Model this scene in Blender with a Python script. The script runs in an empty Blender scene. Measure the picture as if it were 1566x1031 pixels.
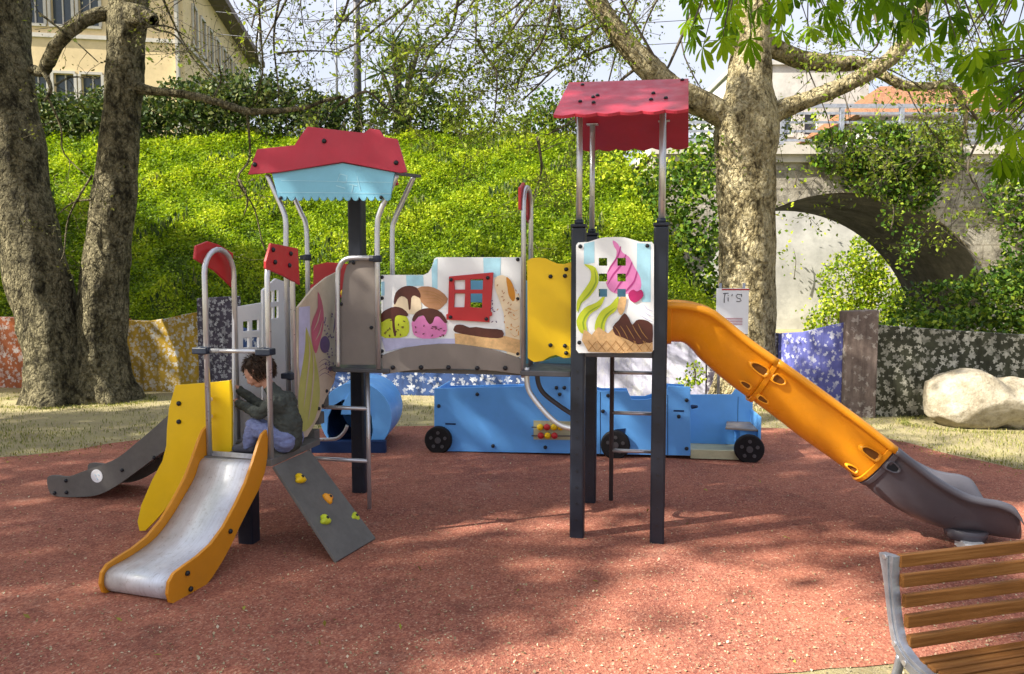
import bpy, math, random
import numpy as np
from mathutils import Vector, Matrix
from mathutils.geometry import tessellate_polygon
R = math.radians
sc = bpy.context.scene
COL = sc.collection

# ------------------------------------------------------------------ camera, sky, sun, exposure
CAM_H = 1.6; PITCH = R(4.0); FPX = 1130.0
cam = bpy.data.cameras.new('camera'); co = bpy.data.objects.new('camera', cam); COL.objects.link(co)
co.location = (0, 0, CAM_H); co.rotation_euler = (R(90) - PITCH, 0, 0)
cam.sensor_fit = 'HORIZONTAL'; cam.sensor_width = 36; cam.lens = 36 * FPX / 1566.0
cam.clip_start = 0.05; cam.clip_end = 2000
sc.camera = co
SUN = np.array([-0.74, -0.27, 0.62]); SUN /= np.linalg.norm(SUN)
world = bpy.data.worlds.new("World"); sc.world = world; world.use_nodes = True
wn = world.node_tree; bg = wn.nodes['Background']
sky = wn.nodes.new('ShaderNodeTexSky'); sky.sky_type = 'NISHITA'; sky.sun_disc = False
sky.sun_elevation = math.asin(SUN[2]); sky.sun_rotation = math.atan2(SUN[0], SUN[1])
sky.air_density = 1.0; sky.dust_density = 7.0; sky.ozone_density = 1.5; sky.altitude = 50
wtc = wn.nodes.new('ShaderNodeTexCoord'); wno = wn.nodes.new('ShaderNodeTexNoise'); wno.inputs['Scale'].default_value = 2.2; wno.inputs['Detail'].default_value = 7
wmp = wn.nodes.new('ShaderNodeMapping'); wmp.inputs['Scale'].default_value = (1, 1, 3.5); wn.links.new(wtc.outputs['Generated'], wmp.inputs[0]); wn.links.new(wmp.outputs[0], wno.inputs['Vector'])
wra = wn.nodes.new('ShaderNodeValToRGB'); wra.color_ramp.elements[0].position = .30; wra.color_ramp.elements[0].color = (.55,)*3+(1,); wra.color_ramp.elements[1].position = .62; wra.color_ramp.elements[1].color = (.92,)*3+(1,)
wn.links.new(wno.outputs[0], wra.inputs[0])
wmx = wn.nodes.new('ShaderNodeMix'); wmx.data_type = 'RGBA'; wn.links.new(wra.outputs[0], wmx.inputs[0]); wn.links.new(sky.outputs[0], wmx.inputs[6]); wmx.inputs[7].default_value = (3.3, 3.45, 4.0, 1)   # thin high cloud
wn.links.new(wmx.outputs[2], bg.inputs[0]); bg.inputs[1].default_value = 0.105
sl = bpy.data.lights.new('sun', 'SUN'); so = bpy.data.objects.new('sun', sl); COL.objects.link(so)
sl.energy = 5.0; sl.angle = R(0.55); sl.color = (1.0, 0.93, 0.80)
so.rotation_euler = Vector(SUN).to_track_quat('Z', 'Y').to_euler(); so.location = (-6, -4, 12)
sc.view_settings.view_transform = 'Standard'; sc.view_settings.look = 'None'
sc.view_settings.exposure = 1.5; sc.view_settings.gamma = 1.0
sc.cycles.max_bounces = 6; sc.cycles.diffuse_bounces = 3; sc.cycles.transparent_max_bounces = 4
sc.cycles.sample_clamp_indirect = 6.0

# ------------------------------------------------------------------ survey helpers: image point -> place in the world
def ray(px, py):
    dx = (px - 783.0) / FPX; dz = (515.5 - py) / FPX
    c, s = math.cos(PITCH), math.sin(PITCH)
    return np.array([dx, c + dz * s, -s + dz * c])
CP = np.array([0, 0, CAM_H])
def G(px, py, z=0.0):
    d = ray(px, py); t = (z - CAM_H) / d[2]
    return CP + d * t
def P(px, py, Y):
    d = ray(px, py); return CP + d * (Y / d[1])
class Frame:
    """an upright frame of a thing: origin on the ground, turned by -th about z"""
    def __init__(s, o, th):
        s.o = np.array([o[0], o[1], 0.0]); s.th = th
        s.U = np.array([math.cos(th), -math.sin(th), 0]); s.V = np.array([math.sin(th), math.cos(th), 0])
    def v(s, px, py, v):
        d = ray(px, py); t = (v - (CP - s.o) @ s.V) / (d @ s.V); p = CP + d * t
        return ((p - s.o) @ s.U, v, p[2])
    def u(s, px, py, u):
        d = ray(px, py); t = (u - (CP - s.o) @ s.U) / (d @ s.U); p = CP + d * t
        return (u, (p - s.o) @ s.V, p[2])
    def w(s, p):
        return s.o + s.U * p[0] + s.V * p[1] + np.array([0, 0, p[2]])
    def inv(s, p):
        q = np.array(p) - s.o; return (q @ s.U, q @ s.V, q[2])

# ------------------------------------------------------------------ mesh helpers
def spline(pts, n=6, closed=False):
    pts = [np.array(p, float) for p in pts]; N = len(pts); out = []
    rng = range(N if closed else N - 1)
    for i in rng:
        if closed: p0, p1, p2, p3 = pts[i-1], pts[i], pts[(i+1) % N], pts[(i+2) % N]
        else: p0, p1, p2, p3 = pts[max(i-1, 0)], pts[i], pts[i+1], pts[min(i+2, N-1)]
        for k in range(n):
            t = k / n
            out.append(0.5*((2*p1)+(-p0+p2)*t+(2*p0-5*p1+4*p2-p3)*t*t+(-p0+3*p1-3*p2+p3)*t**3))
    if not closed: out.append(pts[-1])
    return out
class MB:
    def __init__(s): s.v = []; s.f = []; s.m = []; s.s = []
    def add(s, vs, fs, mi=0, sm=False):
        o = len(s.v); s.v += [tuple(map(float, p)) for p in vs]
        for f in fs: s.f.append(tuple(i + o for i in f)); s.m.append(mi); s.s.append(sm)
        return s
    def box(s, x0, x1, y0, y1, z0, z1, mi=0):
        v = [(x, y, z) for x in (x0, x1) for y in (y0, y1) for z in (z0, z1)]
        return s.add(v, [(0,1,3,2),(4,6,7,5),(0,4,5,1),(2,3,7,6),(0,2,6,4),(1,5,7,3)], mi)
    def beam(s, a, b, w, h, mi=0, up=(0,0,1)):
        a = np.array(a, float); b = np.array(b, float); d = b - a; d /= np.linalg.norm(d)
        r = np.cross(d, up)
        if np.linalg.norm(r) < 1e-4: r = np.cross(d, (0, 1, 0))
        r /= np.linalg.norm(r); q = np.cross(r, d); v = []
        for p in (a, b):
            for i, j in ((-1,-1),(1,-1),(1,1),(-1,1)): v.append(p + r*w/2*i + q*h/2*j)
        return s.add(v, [(3,2,1,0),(4,5,6,7),(0,1,5,4),(1,2,6,5),(2,3,7,6),(3,0,4,7)], mi)
    def tube(s, pts, r, n=10, mi=0, cap=True, noise=0, rng=None, oval=1.0):
        pts = [np.array(p, float) for p in pts]; N = len(pts)
        if not hasattr(r, '__len__'): r = [r] * N
        t = [pts[min(i+1, N-1)] - pts[max(i-1, 0)] for i in range(N)]
        t = [x / (np.linalg.norm(x) + 1e-9) for x in t]
        a = np.cross(t[0], (0, 0, 1.0))
        if np.linalg.norm(a) < .05: a = np.cross(t[0], (0, 1.0, 0))
        a /= np.linalg.norm(a); vs = []
        for i in range(N):
            a = a - t[i] * (a @ t[i]); a /= np.linalg.norm(a); b = np.cross(t[i], a)
            for k in range(n):
                q = 2 * math.pi * k / n; rr = r[i]
                if noise: rr *= 1 + noise * rng.uniform(-1, 1)
                vs.append(pts[i] + a * math.cos(q) * rr + b * math.sin(q) * rr * oval)
        fs = [(i*n+k, i*n+(k+1) % n, (i+1)*n+(k+1) % n, (i+1)*n+k) for i in range(N-1) for k in range(n)]
        s.add(vs, fs, mi, True)
        if cap:
            o = len(s.v) - N*n
            s.f.append(tuple(o+k for k in reversed(range(n)))); s.m.append(mi); s.s.append(False)
            s.f.append(tuple(o+(N-1)*n+k for k in range(n))); s.m.append(mi); s.s.append(False)
        return s
    def ball(s, c, r, mi=0, nu=14, nv=9):
        r = r if hasattr(r, '__len__') else (r, r, r); vs = [(c[0], c[1], c[2]-r[2])]; fs = []
        for j in range(1, nv):
            a = -math.pi/2 + math.pi*j/nv
            for k in range(nu):
                q = 2*math.pi*k/nu
                vs.append((c[0]+r[0]*math.cos(a)*math.cos(q), c[1]+r[1]*math.cos(a)*math.sin(q), c[2]+r[2]*math.sin(a)))
        vs.append((c[0], c[1], c[2]+r[2]))
        for k in range(nu): fs.append((0, 1+(k+1) % nu, 1+k))
        for j in range(nv-2):
            for k in range(nu):
                fs.append((1+j*nu+k, 1+j*nu+(k+1) % nu, 1+(j+1)*nu+(k+1) % nu, 1+(j+1)*nu+k))
        L = len(vs)-1
        for k in range(nu): fs.append((L, 1+(nv-2)*nu+k, 1+(nv-2)*nu+(k+1) % nu))
        return s.add(vs, fs, mi, True)
    def slab(s, outer, holes, off, mi=0, side=None, back=True):
        """a polygon in space (with holes) given thickness by the vector off"""
        loops = [[Vector(p) for p in outer]] + [[Vector(p) for p in h] for h in holes]
        flat = [p for l in loops for p in l]; n = len(flat)
        tri = tessellate_polygon(loops); off = Vector(off)
        side = mi if side is None else side
        vs = [tuple(p) for p in flat] + ([tuple(p+off) for p in flat] if back else [])
        nrm = Vector((0, 0, 0))
        for t in tri:
            nrm += (flat[t[1]]-flat[t[0]]).cross(flat[t[2]]-flat[t[0]])
        flip = nrm.dot(off) > 0
        for t in tri: pass
        fs = []
        for t in tri:
            a = (flat[t[1]]-flat[t[0]]).cross(flat[t[2]]-flat[t[0]])
            t = tuple(t) if a.dot(off) < 0 else (t[0], t[2], t[1])
            fs.append(t)
        s.add(vs, fs, mi)
        if back:
            o = len(s.v) - 2*n
            for t in fs: s.f.append((o+n+t[0], o+n+t[2], o+n+t[1])); s.m.append(mi); s.s.append(False)
            k0 = 0
            for l in loops:
                m = len(l)
                for k in range(m):
                    a, b = o+k0+k, o+k0+(k+1) % m
                    s.f.append((a, b, b+n, a+n)); s.m.append(side); s.s.append(False)
                k0 += m
        return s
    def build(s, name, mats, parent=None, loc=None, bevel=0, fix=True):
        me = bpy.data.meshes.new(name)
        v = np.array(s.v); 
        if loc is not None: v = v - np.array(loc)
        me.from_pydata([tuple(p) for p in v], [], s.f)
        mats = mats if isinstance(mats, (list, tuple)) else [mats]
        for m in mats: me.materials.append(m)
        me.polygons.foreach_set('material_index', s.m); me.polygons.foreach_set('use_smooth', s.s)
        if fix:
            import bmesh
            bm = bmesh.new(); bm.from_mesh(me); bmesh.ops.recalc_face_normals(bm, faces=bm.faces); bm.to_mesh(me); bm.free()
        o = bpy.data.objects.new(name, me); COL.objects.link(o)
        if parent is not None: o.parent = parent
        if loc is not None: o.location = tuple(loc)
        if bevel:
            b = o.modifiers.new('edge', 'BEVEL'); b.width = bevel; b.segments = 2; b.limit_method = 'ANGLE'; b.angle_limit = R(40)
        return o
def tag(o, label, cat, group=None, kind=None):
    o['label'] = label; o['category'] = cat
    if group: o['group'] = group
    if kind: o['kind'] = kind
    return o
def structure(o): o['kind'] = 'structure'; return o
def empty(name, loc, rz=0):
    e = bpy.data.objects.new(name, None); COL.objects.link(e); e.location = tuple(loc); e.rotation_euler = (0, 0, rz)
    e.empty_display_size = .2; return e

# ------------------------------------------------------------------ materials
def nodes(name):
    m = bpy.data.materials.new(name); m.use_nodes = True
    nt = m.node_tree; b = nt.nodes['Principled BSDF']; b.inputs['Specular IOR Level'].default_value = .12; return m, nt, b
def N(nt, kind, **kw):
    n = nt.nodes.new(kind)
    for k, v in kw.items():
        if k in n.inputs.keys(): n.inputs[k].default_value = v
        else: setattr(n, k, v)
    return n
def ramp(nt, fac, stops):
    r = nt.nodes.new('ShaderNodeValToRGB'); el = r.color_ramp.elements
    while len(el) < len(stops): el.new(.5)
    for e, (p, c) in zip(el, stops): e.position = p; e.color = (c[0], c[1], c[2], 1)
    nt.links.new(fac, r.inputs[0]); return r.outputs[0]
def mixc(nt, fac, a, b, mode='MIX'):
    m = nt.nodes.new('ShaderNodeMix'); m.data_type = 'RGBA'; m.blend_type = mode
    for sk, x in ((0, fac), (6, a), (7, b)):
        if hasattr(x, 'links'): nt.links.new(x, m.inputs[sk])
        else: m.inputs[sk].default_value = x if sk == 0 else (x[0], x[1], x[2], 1)
    return m.outputs[2]
def coords(nt): return nt.nodes.new('ShaderNodeTexCoord').outputs['Object']
def noise(nt, scale, detail=4, rough=.6, vec=None, out=0):
    n = N(nt, 'ShaderNodeTexNoise', Scale=scale, Detail=detail, Roughness=rough)
    nt.links.new(vec if vec is not None else coords(nt), n.inputs['Vector']); return n.outputs[out]
def bump(nt, h, b, strength=.3, dist=.01):
    n = N(nt, 'ShaderNodeBump', Strength=strength, Distance=dist)
    nt.links.new(h, n.inputs['Height']); nt.links.new(n.outputs[0], b.inputs['Normal'])
def plain(name, c, rough=.45, metal=0, var=.18, scale=6, spec=None, bmp=.08, dirt=0.25):
    m, nt, b = nodes(name)
    f = noise(nt, scale, 6, .65)
    col = ramp(nt, f, [(.3, [x*(1-var) for x in c]), (.7, [min(1, x*(1+var)) for x in c])])
    if dirt:
        g = noise(nt, 2.3, 8, .75); g2 = ramp(nt, g, [(.48, (0,0,0)), (.72, (dirt,)*3)])
        col = mixc(nt, g2, col, [x*.45+.03 for x in c])
    nt.links.new(col, b.inputs['Base Color'])
    b.inputs['Metallic'].default_value = metal; b.inputs['Specular IOR Level'].default_value = .38 if rough < .5 else .2
    r = ramp(nt, noise(nt, scale*3, 5), [(.3, (rough*.8,)*3), (.7, (min(1, rough*1.25),)*3)])
    nt.links.new(r, b.inputs['Roughness'])
    if bmp: bump(nt, noise(nt, 90, 3), b, bmp, .004)
    return m
def leafmat(name, cols, rough=.5, trans=.35):
    m, nt, b = nodes(name)
    a = nt.nodes.new('ShaderNodeAttribute'); a.attribute_name = 'rnd'
    n = len(cols); col = ramp(nt, a.outputs['Fac'], [(i/(n-1), c) for i, c in enumerate(cols)])
    nt.links.new(col, b.inputs['Base Color']); b.inputs['Roughness'].default_value = rough
    t = nt.nodes.new('ShaderNodeBsdfTranslucent'); nt.links.new(mixc(nt, 1.0, col, (1.0, 1.0, .45), 'MULTIPLY'), t.inputs[0])
    mx = nt.nodes.new('ShaderNodeMixShader'); mx.inputs[0].default_value = trans
    nt.links.new(b.outputs[0], mx.inputs[1]); nt.links.new(t.outputs[0], mx.inputs[2])
    nt.links.new(mx.outputs[0], nt.nodes['Material Output'].inputs[0]); return m
M = {}
M['steel'] = plain('steel', (.56, .57, .60), .32, .65, .08, 8, dirt=0, bmp=.03)
M['steel_sheet'] = plain('steel_sheet', (.70, .72, .76), .42, .5, .14, 5, dirt=.5, bmp=.05)
_nt = M['steel_sheet'].node_tree; _b = _nt.nodes['Principled BSDF']; _c = _b.inputs['Base Color'].links[0].from_socket
_w = N(_nt, 'ShaderNodeMapping'); _w.inputs['Scale'].default_value = (60, 3, 3); _nt.links.new(coords(_nt), _w.inputs[0])
_c = mixc(_nt, ramp(_nt, noise(_nt, 2, 6, .8, _w.outputs[0]), [(.5, (0,0,0)), (.72, (.55,)*3)]), _c, (.36, .34, .33))
_c = mixc(_nt, ramp(_nt, noise(_nt, 38, 6, .8), [(.56, (0,0,0)), (.68, (.6,)*3)]), _c, (.28, .25, .23)); _nt.links.new(_c, _b.inputs['Base Color'])
M['post'] = plain('post', (.012, .016, .027), .42, 0, .25, 5, dirt=.12)
M['bolt'] = plain('bolt', (.012, .014, .02), .35, 0, .1, dirt=0)
M['clamp'] = plain('clamp', (.015, .022, .04), .4, 0, .2, dirt=0)
M['taupe'] = plain('taupe', (.23, .20, .18), .5, 0, .08, 3)
M['taupe_edge'] = plain('taupe_edge', (.14, .12, .11), .6)
M['grey_board'] = plain('grey_board', (.135, .13, .12), .55, 0, .15, 9, dirt=.35)
M['red'] = plain('red', (.48, .022, .028), .38, 0, .08, 4)
M['red_roof'] = plain('red_roof', (.45, .028, .058), .45, 0, .12, 3, dirt=.35)
M['yellow'] = plain('yellow', (.80, .52, .006), .4, 0, .06, 3, dirt=.12)
M['lightblue'] = plain('lightblue', (.20, .50, .68), .4, 0, .08, 4, dirt=.15)
M['blue'] = plain('blue', (.12, .38, .86), .42, 0, .07, 3, dirt=.14)
M['blue_edge'] = plain('blue_edge', (.15, .44, .90), .4, 0, .07, 3, dirt=0)
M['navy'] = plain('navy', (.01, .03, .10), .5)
M['orange_board'] = plain('orange_board', (.60, .24, .012), .42, 0, .08, 4, dirt=.15)
M['tube_orange'] = plain('tube_orange', (.80, .32, .012), .3, 0, .07, 3, dirt=.18)
M['tube_dark'] = plain('tube_dark', (.16, .06, .008), .5)
M['tube_grey'] = plain('tube_grey', (.095, .092, .11), .33, 0, .12, 4)
M['white'] = plain('white', (.82, .84, .86), .38, 0, .03, 3, dirt=.13)
M['cream'] = plain('cream', (.80, .66, .46), .45, 0, .12, 9, dirt=0)
M['waffle'] = plain('waffle', (.66, .42, .20), .5, 0, .22, 30, dirt=0)
M['waffle_line'] = plain('waffle_line', (.42, .22, .08), .5, dirt=0)
M['cone_brown'] = plain('cone_brown', (.48, .25, .13), .5, 0, .15, 14, dirt=0)
M['choco'] = plain('choco', (.085, .022, .016), .35, 0, .2, 12, dirt=0)
M['lime'] = plain('lime', (.52, .60, .03), .42, 0, .12, 10, dirt=0)
M['lime_dark'] = plain('lime_dark', (.24, .36, .02), .42, 0, .1, 10, dirt=0)
M['pink'] = plain('pink', (.72, .22, .50), .42, 0, .12, 10, dirt=0)
M['magenta'] = plain('magenta', (.42, .04, .22), .42, 0, .12, 10, dirt=0)
M['cherry'] = plain('cherry', (.42, .015, .13), .3, dirt=0)
M['rose'] = plain('rose', (.42, .09, .15), .42, dirt=0)
M['stripe'] = plain('stripe', (.38, .66, .80), .4, dirt=0)
M['lilac'] = plain('lilac', (.46, .46, .66), .45, dirt=0)
M['purple'] = plain('purple', (.10, .05, .15), .45, dirt=0)
M['sand_panel'] = plain('sand_panel', (.50, .42, .32), .5, 0, .1, 10, dirt=.1)
M['olive'] = plain('olive', (.42, .42, .10), .45, 0, .12, 8, dirt=0)
M['rubber_tyre'] = plain('rubber_tyre', (.012, .012, .014), .6)
M['wood_end'] = plain('wood_end', (.5, .5, .33), .6)
M['iron'] = plain('iron', (.36, .38, .43), .42, .55, .25, 12, dirt=.35, bmp=.25)
M['chrome_dark'] = plain('chrome_dark', (.10, .10, .11), .5, .5)
M['glass_dark'] = plain('glass_dark', (.06, .075, .09), .15, 0, .1, dirt=0, bmp=0)
M['plaster_yellow'] = plain('plaster_yellow', (.66, .52, .30), .85, 0, .12, .8, dirt=.3, bmp=.2)
M['plaster_white'] = plain('plaster_white', (.47, .46, .43), .85, 0, .25, .8, dirt=.6, bmp=.3)
M['stone_trim'] = plain('stone_trim', (.50, .47, .42), .8, 0, .12, 2, dirt=.3, bmp=.2)
M['eave_dark'] = plain('eave_dark', (.16, .13, .12), .8)
m, nt, b = nodes('rock')
c = ramp(nt, noise(nt, 3.2, 9, .75), [(.32, (.20, .17, .12)), (.48, (.40, .35, .26)), (.62, (.55, .50, .40))])
c = mixc(nt, ramp(nt, noise(nt, 11, 8, .8), [(.5, (0,0,0)), (.66, (.6,)*3)]), c, (.17, .14, .09))
nt.links.new(c, b.inputs['Base Color']); b.inputs['Roughness'].default_value = .9; bump(nt, noise(nt, 9, 12, .75), b, 1.0, .06); M['rock'] = m

# bench wood with grain along its slats
m, nt, b = nodes('bench_wood'); tc = coords(nt)
mp = N(nt, 'ShaderNodeMapping'); mp.inputs['Scale'].default_value = (1.5, 40, 40); nt.links.new(tc, mp.inputs[0])
c = ramp(nt, noise(nt, 1.6, 8, .7, mp.outputs[0]), [(.25, (.10, .042, .012)), (.5, (.24, .10, .028)), (.75, (.38, .19, .065))])
nt.links.new(c, b.inputs['Base Color']); b.inputs['Roughness'].default_value = .42
bump(nt, noise(nt, 2, 8, .8, mp.outputs[0]), b, .35, .004); M['bench_wood'] = m

def bark(name, base, patch, dark, scale=3.0, bs=1.0):
    m, nt, b = nodes(name); tc = coords(nt)
    mp = N(nt, 'ShaderNodeMapping'); mp.inputs['Scale'].default_value = (1.5, 1.5, .95); nt.links.new(tc, mp.inputs[0])
    f = noise(nt, scale, 7, .72, mp.outputs[0])
    v = N(nt, 'ShaderNodeTexVoronoi', Scale=scale*3.2); v.feature = 'F1'
    w = nt.nodes.new('ShaderNodeVectorMath'); w.operation = 'ADD'
    nz = N(nt, 'ShaderNodeTexNoise', Scale=6.0, Detail=5); nt.links.new(mp.outputs[0], nz.inputs[0])
    nt.links.new(mp.outputs[0], w.inputs[0]); sc_ = N(nt, 'ShaderNodeVectorMath'); sc_.operation = 'SCALE'; sc_.inputs['Scale'].default_value = .35
    nt.links.new(nz.outputs[1], sc_.inputs[0]); nt.links.new(sc_.outputs[0], w.inputs[1]); nt.links.new(w.outputs[0], v.inputs['Vector'])
    c1 = ramp(nt, f, [(.40, dark), (.47, base), (.56, patch), (.62, base), (.7, dark)])
    c2 = ramp(nt, v.outputs['Distance'], [(.15, patch), (.5, base), (.8, dark)])
    c = mixc(nt, .38, c1, c2)
    c = mixc(nt, ramp(nt, noise(nt, 26, 5, .8), [(.5, (0,0,0)), (.62, (.7,)*3)]), c, dark)
    nt.links.new(c, b.inputs['Base Color']); b.inputs['Roughness'].default_value = .9
    hsum = N(nt, 'ShaderNodeMath', operation='ADD'); nt.links.new(noise(nt, 14, 8, .75, mp.outputs[0]), hsum.inputs[0]); nt.links.new(v.outputs['Distance'], hsum.inputs[1])
    bump(nt, hsum.outputs[0], b, bs, .05); return m
M['bark_pale'] = bark('bark_pale', (.46, .38, .20), (.84, .74, .47), (.055, .042, .022), 3.4, 1.5)
M['bark_dark'] = bark('bark_dark', (.17, .15, .085), (.50, .44, .27), (.028, .024, .016), 4.0, 1.6)
M['twig'] = plain('twig', (.09, .075, .055), .85, 0, .2)

M['leaf_hill'] = leafmat('leaf_hill', [(.05, .10, .01), (.16, .26, .012), (.31, .41, .02), (.54, .58, .05)], .5, .4)
M['leaf_ivy'] = leafmat('leaf_ivy', [(.022, .05, .010), (.05, .11, .014), (.10, .18, .016), (.24, .30, .03)], .38, .2)
M['leaf_hedge'] = leafmat('leaf_hedge', [(.018, .035, .014), (.04, .07, .02), (.08, .12, .025), (.16, .17, .06)], .5, .2)
M['leaf_spring'] = leafmat('leaf_spring', [(.10, .14, .03), (.20, .28, .03), (.32, .38, .05)], .5, .45)
M['leaf_bud'] = leafmat('leaf_bud', [(.06, .06, .03), (.13, .14, .04), (.26, .28, .06)], .6, .3)
M['leaf_chestnut'] = leafmat('leaf_chestnut', [(.06, .14, .006), (.15, .29, .008), (.30, .46, .015)], .42, .65)
M['leaf_palm'] = leafmat('leaf_palm', [(.03, .06, .02), (.07, .12, .04), (.13, .19, .07)], .4, .2)
M['petal'] = leafmat('petal', [(.22, .17, .10), (.42, .36, .22), (.60, .54, .40)], .7, .2)
M['dry_leaf'] = leafmat('dry_leaf', [(.10, .06, .03), (.25, .2, .05), (.35, .4, .06)], .7, .2)
M['grass'] = leafmat('grass', [(.10, .13, .03), (.24, .25, .07), (.42, .38, .15)], .6, .3)

# rubber safety surface
m, nt, b = nodes('rubber'); tc = coords(nt)
v = N(nt, 'ShaderNodeTexVoronoi', Scale=105.0); nt.links.new(tc, v.inputs['Vector'])
gr = ramp(nt, v.outputs['Color'], [(.05, (.08, .026, .020)), (.42, (.26, .088, .062)), (.80, (.46, .20, .13)), (.95, (.66, .46, .32))])
st = ramp(nt, noise(nt, .9, 7, .7), [(.35, (.185, .067, .053)), (.62, (.36, .137, .086))])
c = mixc(nt, .5, gr, st)
fl = ramp(nt, noise(nt, 60, 3, .5), [(.66, (0,0,0)), (.73, (.6,)*3)])
c = mixc(nt, fl, c, (.55, .42, .32))
c = mixc(nt, ramp(nt, noise(nt, 17, 6, .8), [(.54, (0,0,0)), (.74, (.45,)*3)]), c, (.46, .25, .18))
c = mixc(nt, ramp(nt, noise(nt, 2.6, 9, .78), [(.52, (0,0,0)), (.66, (.5,)*3)]), c, (.10, .045, .036))
c = mixc(nt, ramp(nt, noise(nt, 1.5, 9, .8, out=0), [(.30, (.35,)*3), (.42, (0,0,0))]), c, (.42, .27, .20))
nt.links.new(c, b.inputs['Base Color']); b.inputs['Roughness'].default_value = .85
bump(nt, v.outputs['Distance'], b, .5, .006); M['rubber'] = m
# soil with dry grass
m, nt, b = nodes('soil'); tc = coords(nt)
c = ramp(nt, noise(nt, 1.4, 8, .75), [(.3, (.22, .18, .10)), (.5, (.34, .29, .15)), (.65, (.42, .37, .16)), (.8, (.34, .34, .09))])
c = mixc(nt, ramp(nt, noise(nt, 40, 6, .8), [(.42, (0,0,0)), (.68, (.6,)*3)]), c, (.46, .41, .29))
nt.links.new(c, b.inputs['Base Color']); b.inputs['Roughness'].default_value = .95
bump(nt, noise(nt, 30, 9, .8), b, .9, .03); M['soil'] = m
m, nt, b = nodes('hill_soil')
c = ramp(nt, noise(nt, 3, 8, .75), [(.3, (.04, .06, .012)), (.6, (.08, .12, .02))])
nt.links.new(c, b.inputs['Base Color']); b.inputs['Roughness'].default_value = .95; M['hill_soil'] = m

def painted(name, base, paint, stain, scale=7.5, amount=.34):
    scale *= .92
    """a wall painted one colour and covered with splashy pale blossoms"""
    m, nt, b = nodes(name); tc = coords(nt)
    def math_(op, a, b2=None, c=None):
        n_ = N(nt, 'ShaderNodeMath', operation=op)
        for k, x in enumerate((a, b2, c)):
            if x is None: continue
            if hasattr(x, 'links'): nt.links.new(x, n_.inputs[k])
            else: n_.inputs[k].default_value = x
        return n_.outputs[0]
    def vm(op, a, b2=None, sc_=None):
        n_ = N(nt, 'ShaderNodeVectorMath', operation=op); nt.links.new(a, n_.inputs[0])
        if b2 is not None: nt.links.new(b2, n_.inputs[1])
        if sc_ is not None: n_.inputs['Scale'].default_value = sc_
        return n_
    sp = N(nt, 'ShaderNodeSeparateXYZ'); nt.links.new(tc, sp.inputs[0]); cb_ = N(nt, 'ShaderNodeCombineXYZ')
    nt.links.new(math_('SUBTRACT', sp.outputs[0], math_('MULTIPLY', sp.outputs[1], .7)), cb_.inputs[0]); nt.links.new(sp.outputs[2], cb_.inputs[1])
    nz = N(nt, 'ShaderNodeTexNoise', Scale=12.0, Detail=4); nt.links.new(tc, nz.inputs[0])
    P_ = vm('ADD', vm('SCALE', cb_.outputs[0], sc_=scale).outputs[0], vm('SCALE', nz.outputs[1], sc_=.62).outputs[0]).outputs[0]
    total = None
    for lay, off_ in enumerate((0.0, 3.37)):
        pq = N(nt, 'ShaderNodeVectorMath', operation='ADD'); nt.links.new(P_ if lay == 0 else vm('SCALE', P_, sc_=1.7).outputs[0], pq.inputs[0]); pq.inputs[1].default_value = (off_, off_*1.7, 0)
        v = N(nt, 'ShaderNodeTexVoronoi', Scale=1.0); v.voronoi_dimensions = '2D'; nt.links.new(pq.outputs[0], v.inputs['Vector'])
        df = vm('SUBTRACT', pq.outputs[0], v.outputs['Position']); s2 = N(nt, 'ShaderNodeSeparateXYZ'); nt.links.new(df.outputs[0], s2.inputs[0])
        cs = N(nt, 'ShaderNodeSeparateXYZ'); nt.links.new(v.outputs['Color'], cs.inputs[0])
        ang = math_('ARCTAN2', s2.outputs[1], s2.outputs[0])
        pet = math_('COSINE', math_('MULTIPLY_ADD', ang, 5.0, math_('MULTIPLY', cs.outputs[0], 6.0)))
        rad = math_('MULTIPLY', math_('MULTIPLY_ADD', pet, .22, .72), math_('MULTIPLY_ADD', cs.outputs[1], amount*.7, amount*.55))
        hit = math_('MULTIPLY', math_('SUBTRACT', rad, v.outputs['Distance']), 14.0)
        hit = math_('MINIMUM', math_('MAXIMUM', hit, 0.0), math_('MULTIPLY_ADD', cs.outputs[2], .6, .4))
        total = hit if total is None else math_('MAXIMUM', total, hit)
    keep = ramp(nt, noise(nt, 5, 6, .7), [(.36, (.35,)*3), (.5, (1,)*3)])
    mm = N(nt, 'ShaderNodeMath', operation='MULTIPLY'); nt.links.new(total, mm.inputs[0]); nt.links.new(keep, mm.inputs[1])
    bc = mixc(nt, ramp(nt, noise(nt, 2.5, 9, .8), [(.38, (0,0,0)), (.66, (1,)*3)]), base, stain)
    pc = mixc(nt, noise(nt, 9, 4), paint, [x*.6 for x in paint])
    wet = N(nt, 'ShaderNodeMapping'); wet.inputs['Scale'].default_value = (7, 7, .8); nt.links.new(tc, wet.inputs[0])
    fin = mixc(nt, ramp(nt, noise(nt, 1.0, 8, .7, wet.outputs[0]), [(.5, (0,0,0)), (.70, (.75,)*3)]), mixc(nt, mm.outputs[0], bc, pc), [x*.5 for x in stain])
    nt.links.new(fin, b.inputs['Base Color']); b.inputs['Roughness'].default_value = .8
    bump(nt, noise(nt, 25, 6, .7), b, .3, .01); return m
M['mural_orange'] = painted('mural_orange', (.42, .13, .05), (.70, .66, .66), (.25, .09, .05), 8.5, .40)
M['mural_yellow'] = painted('mural_yellow', (.48, .30, .03), (.72, .72, .70), (.28, .20, .05), 8.5, .42)
M['mural_plum'] = painted('mural_plum', (.10, .085, .12), (.66, .66, .70), (.06, .055, .07), 9, .42)
M['mural_navy'] = painted('mural_navy', (.05, .10, .26), (.74, .78, .85), (.04, .06, .14), 6)
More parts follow.
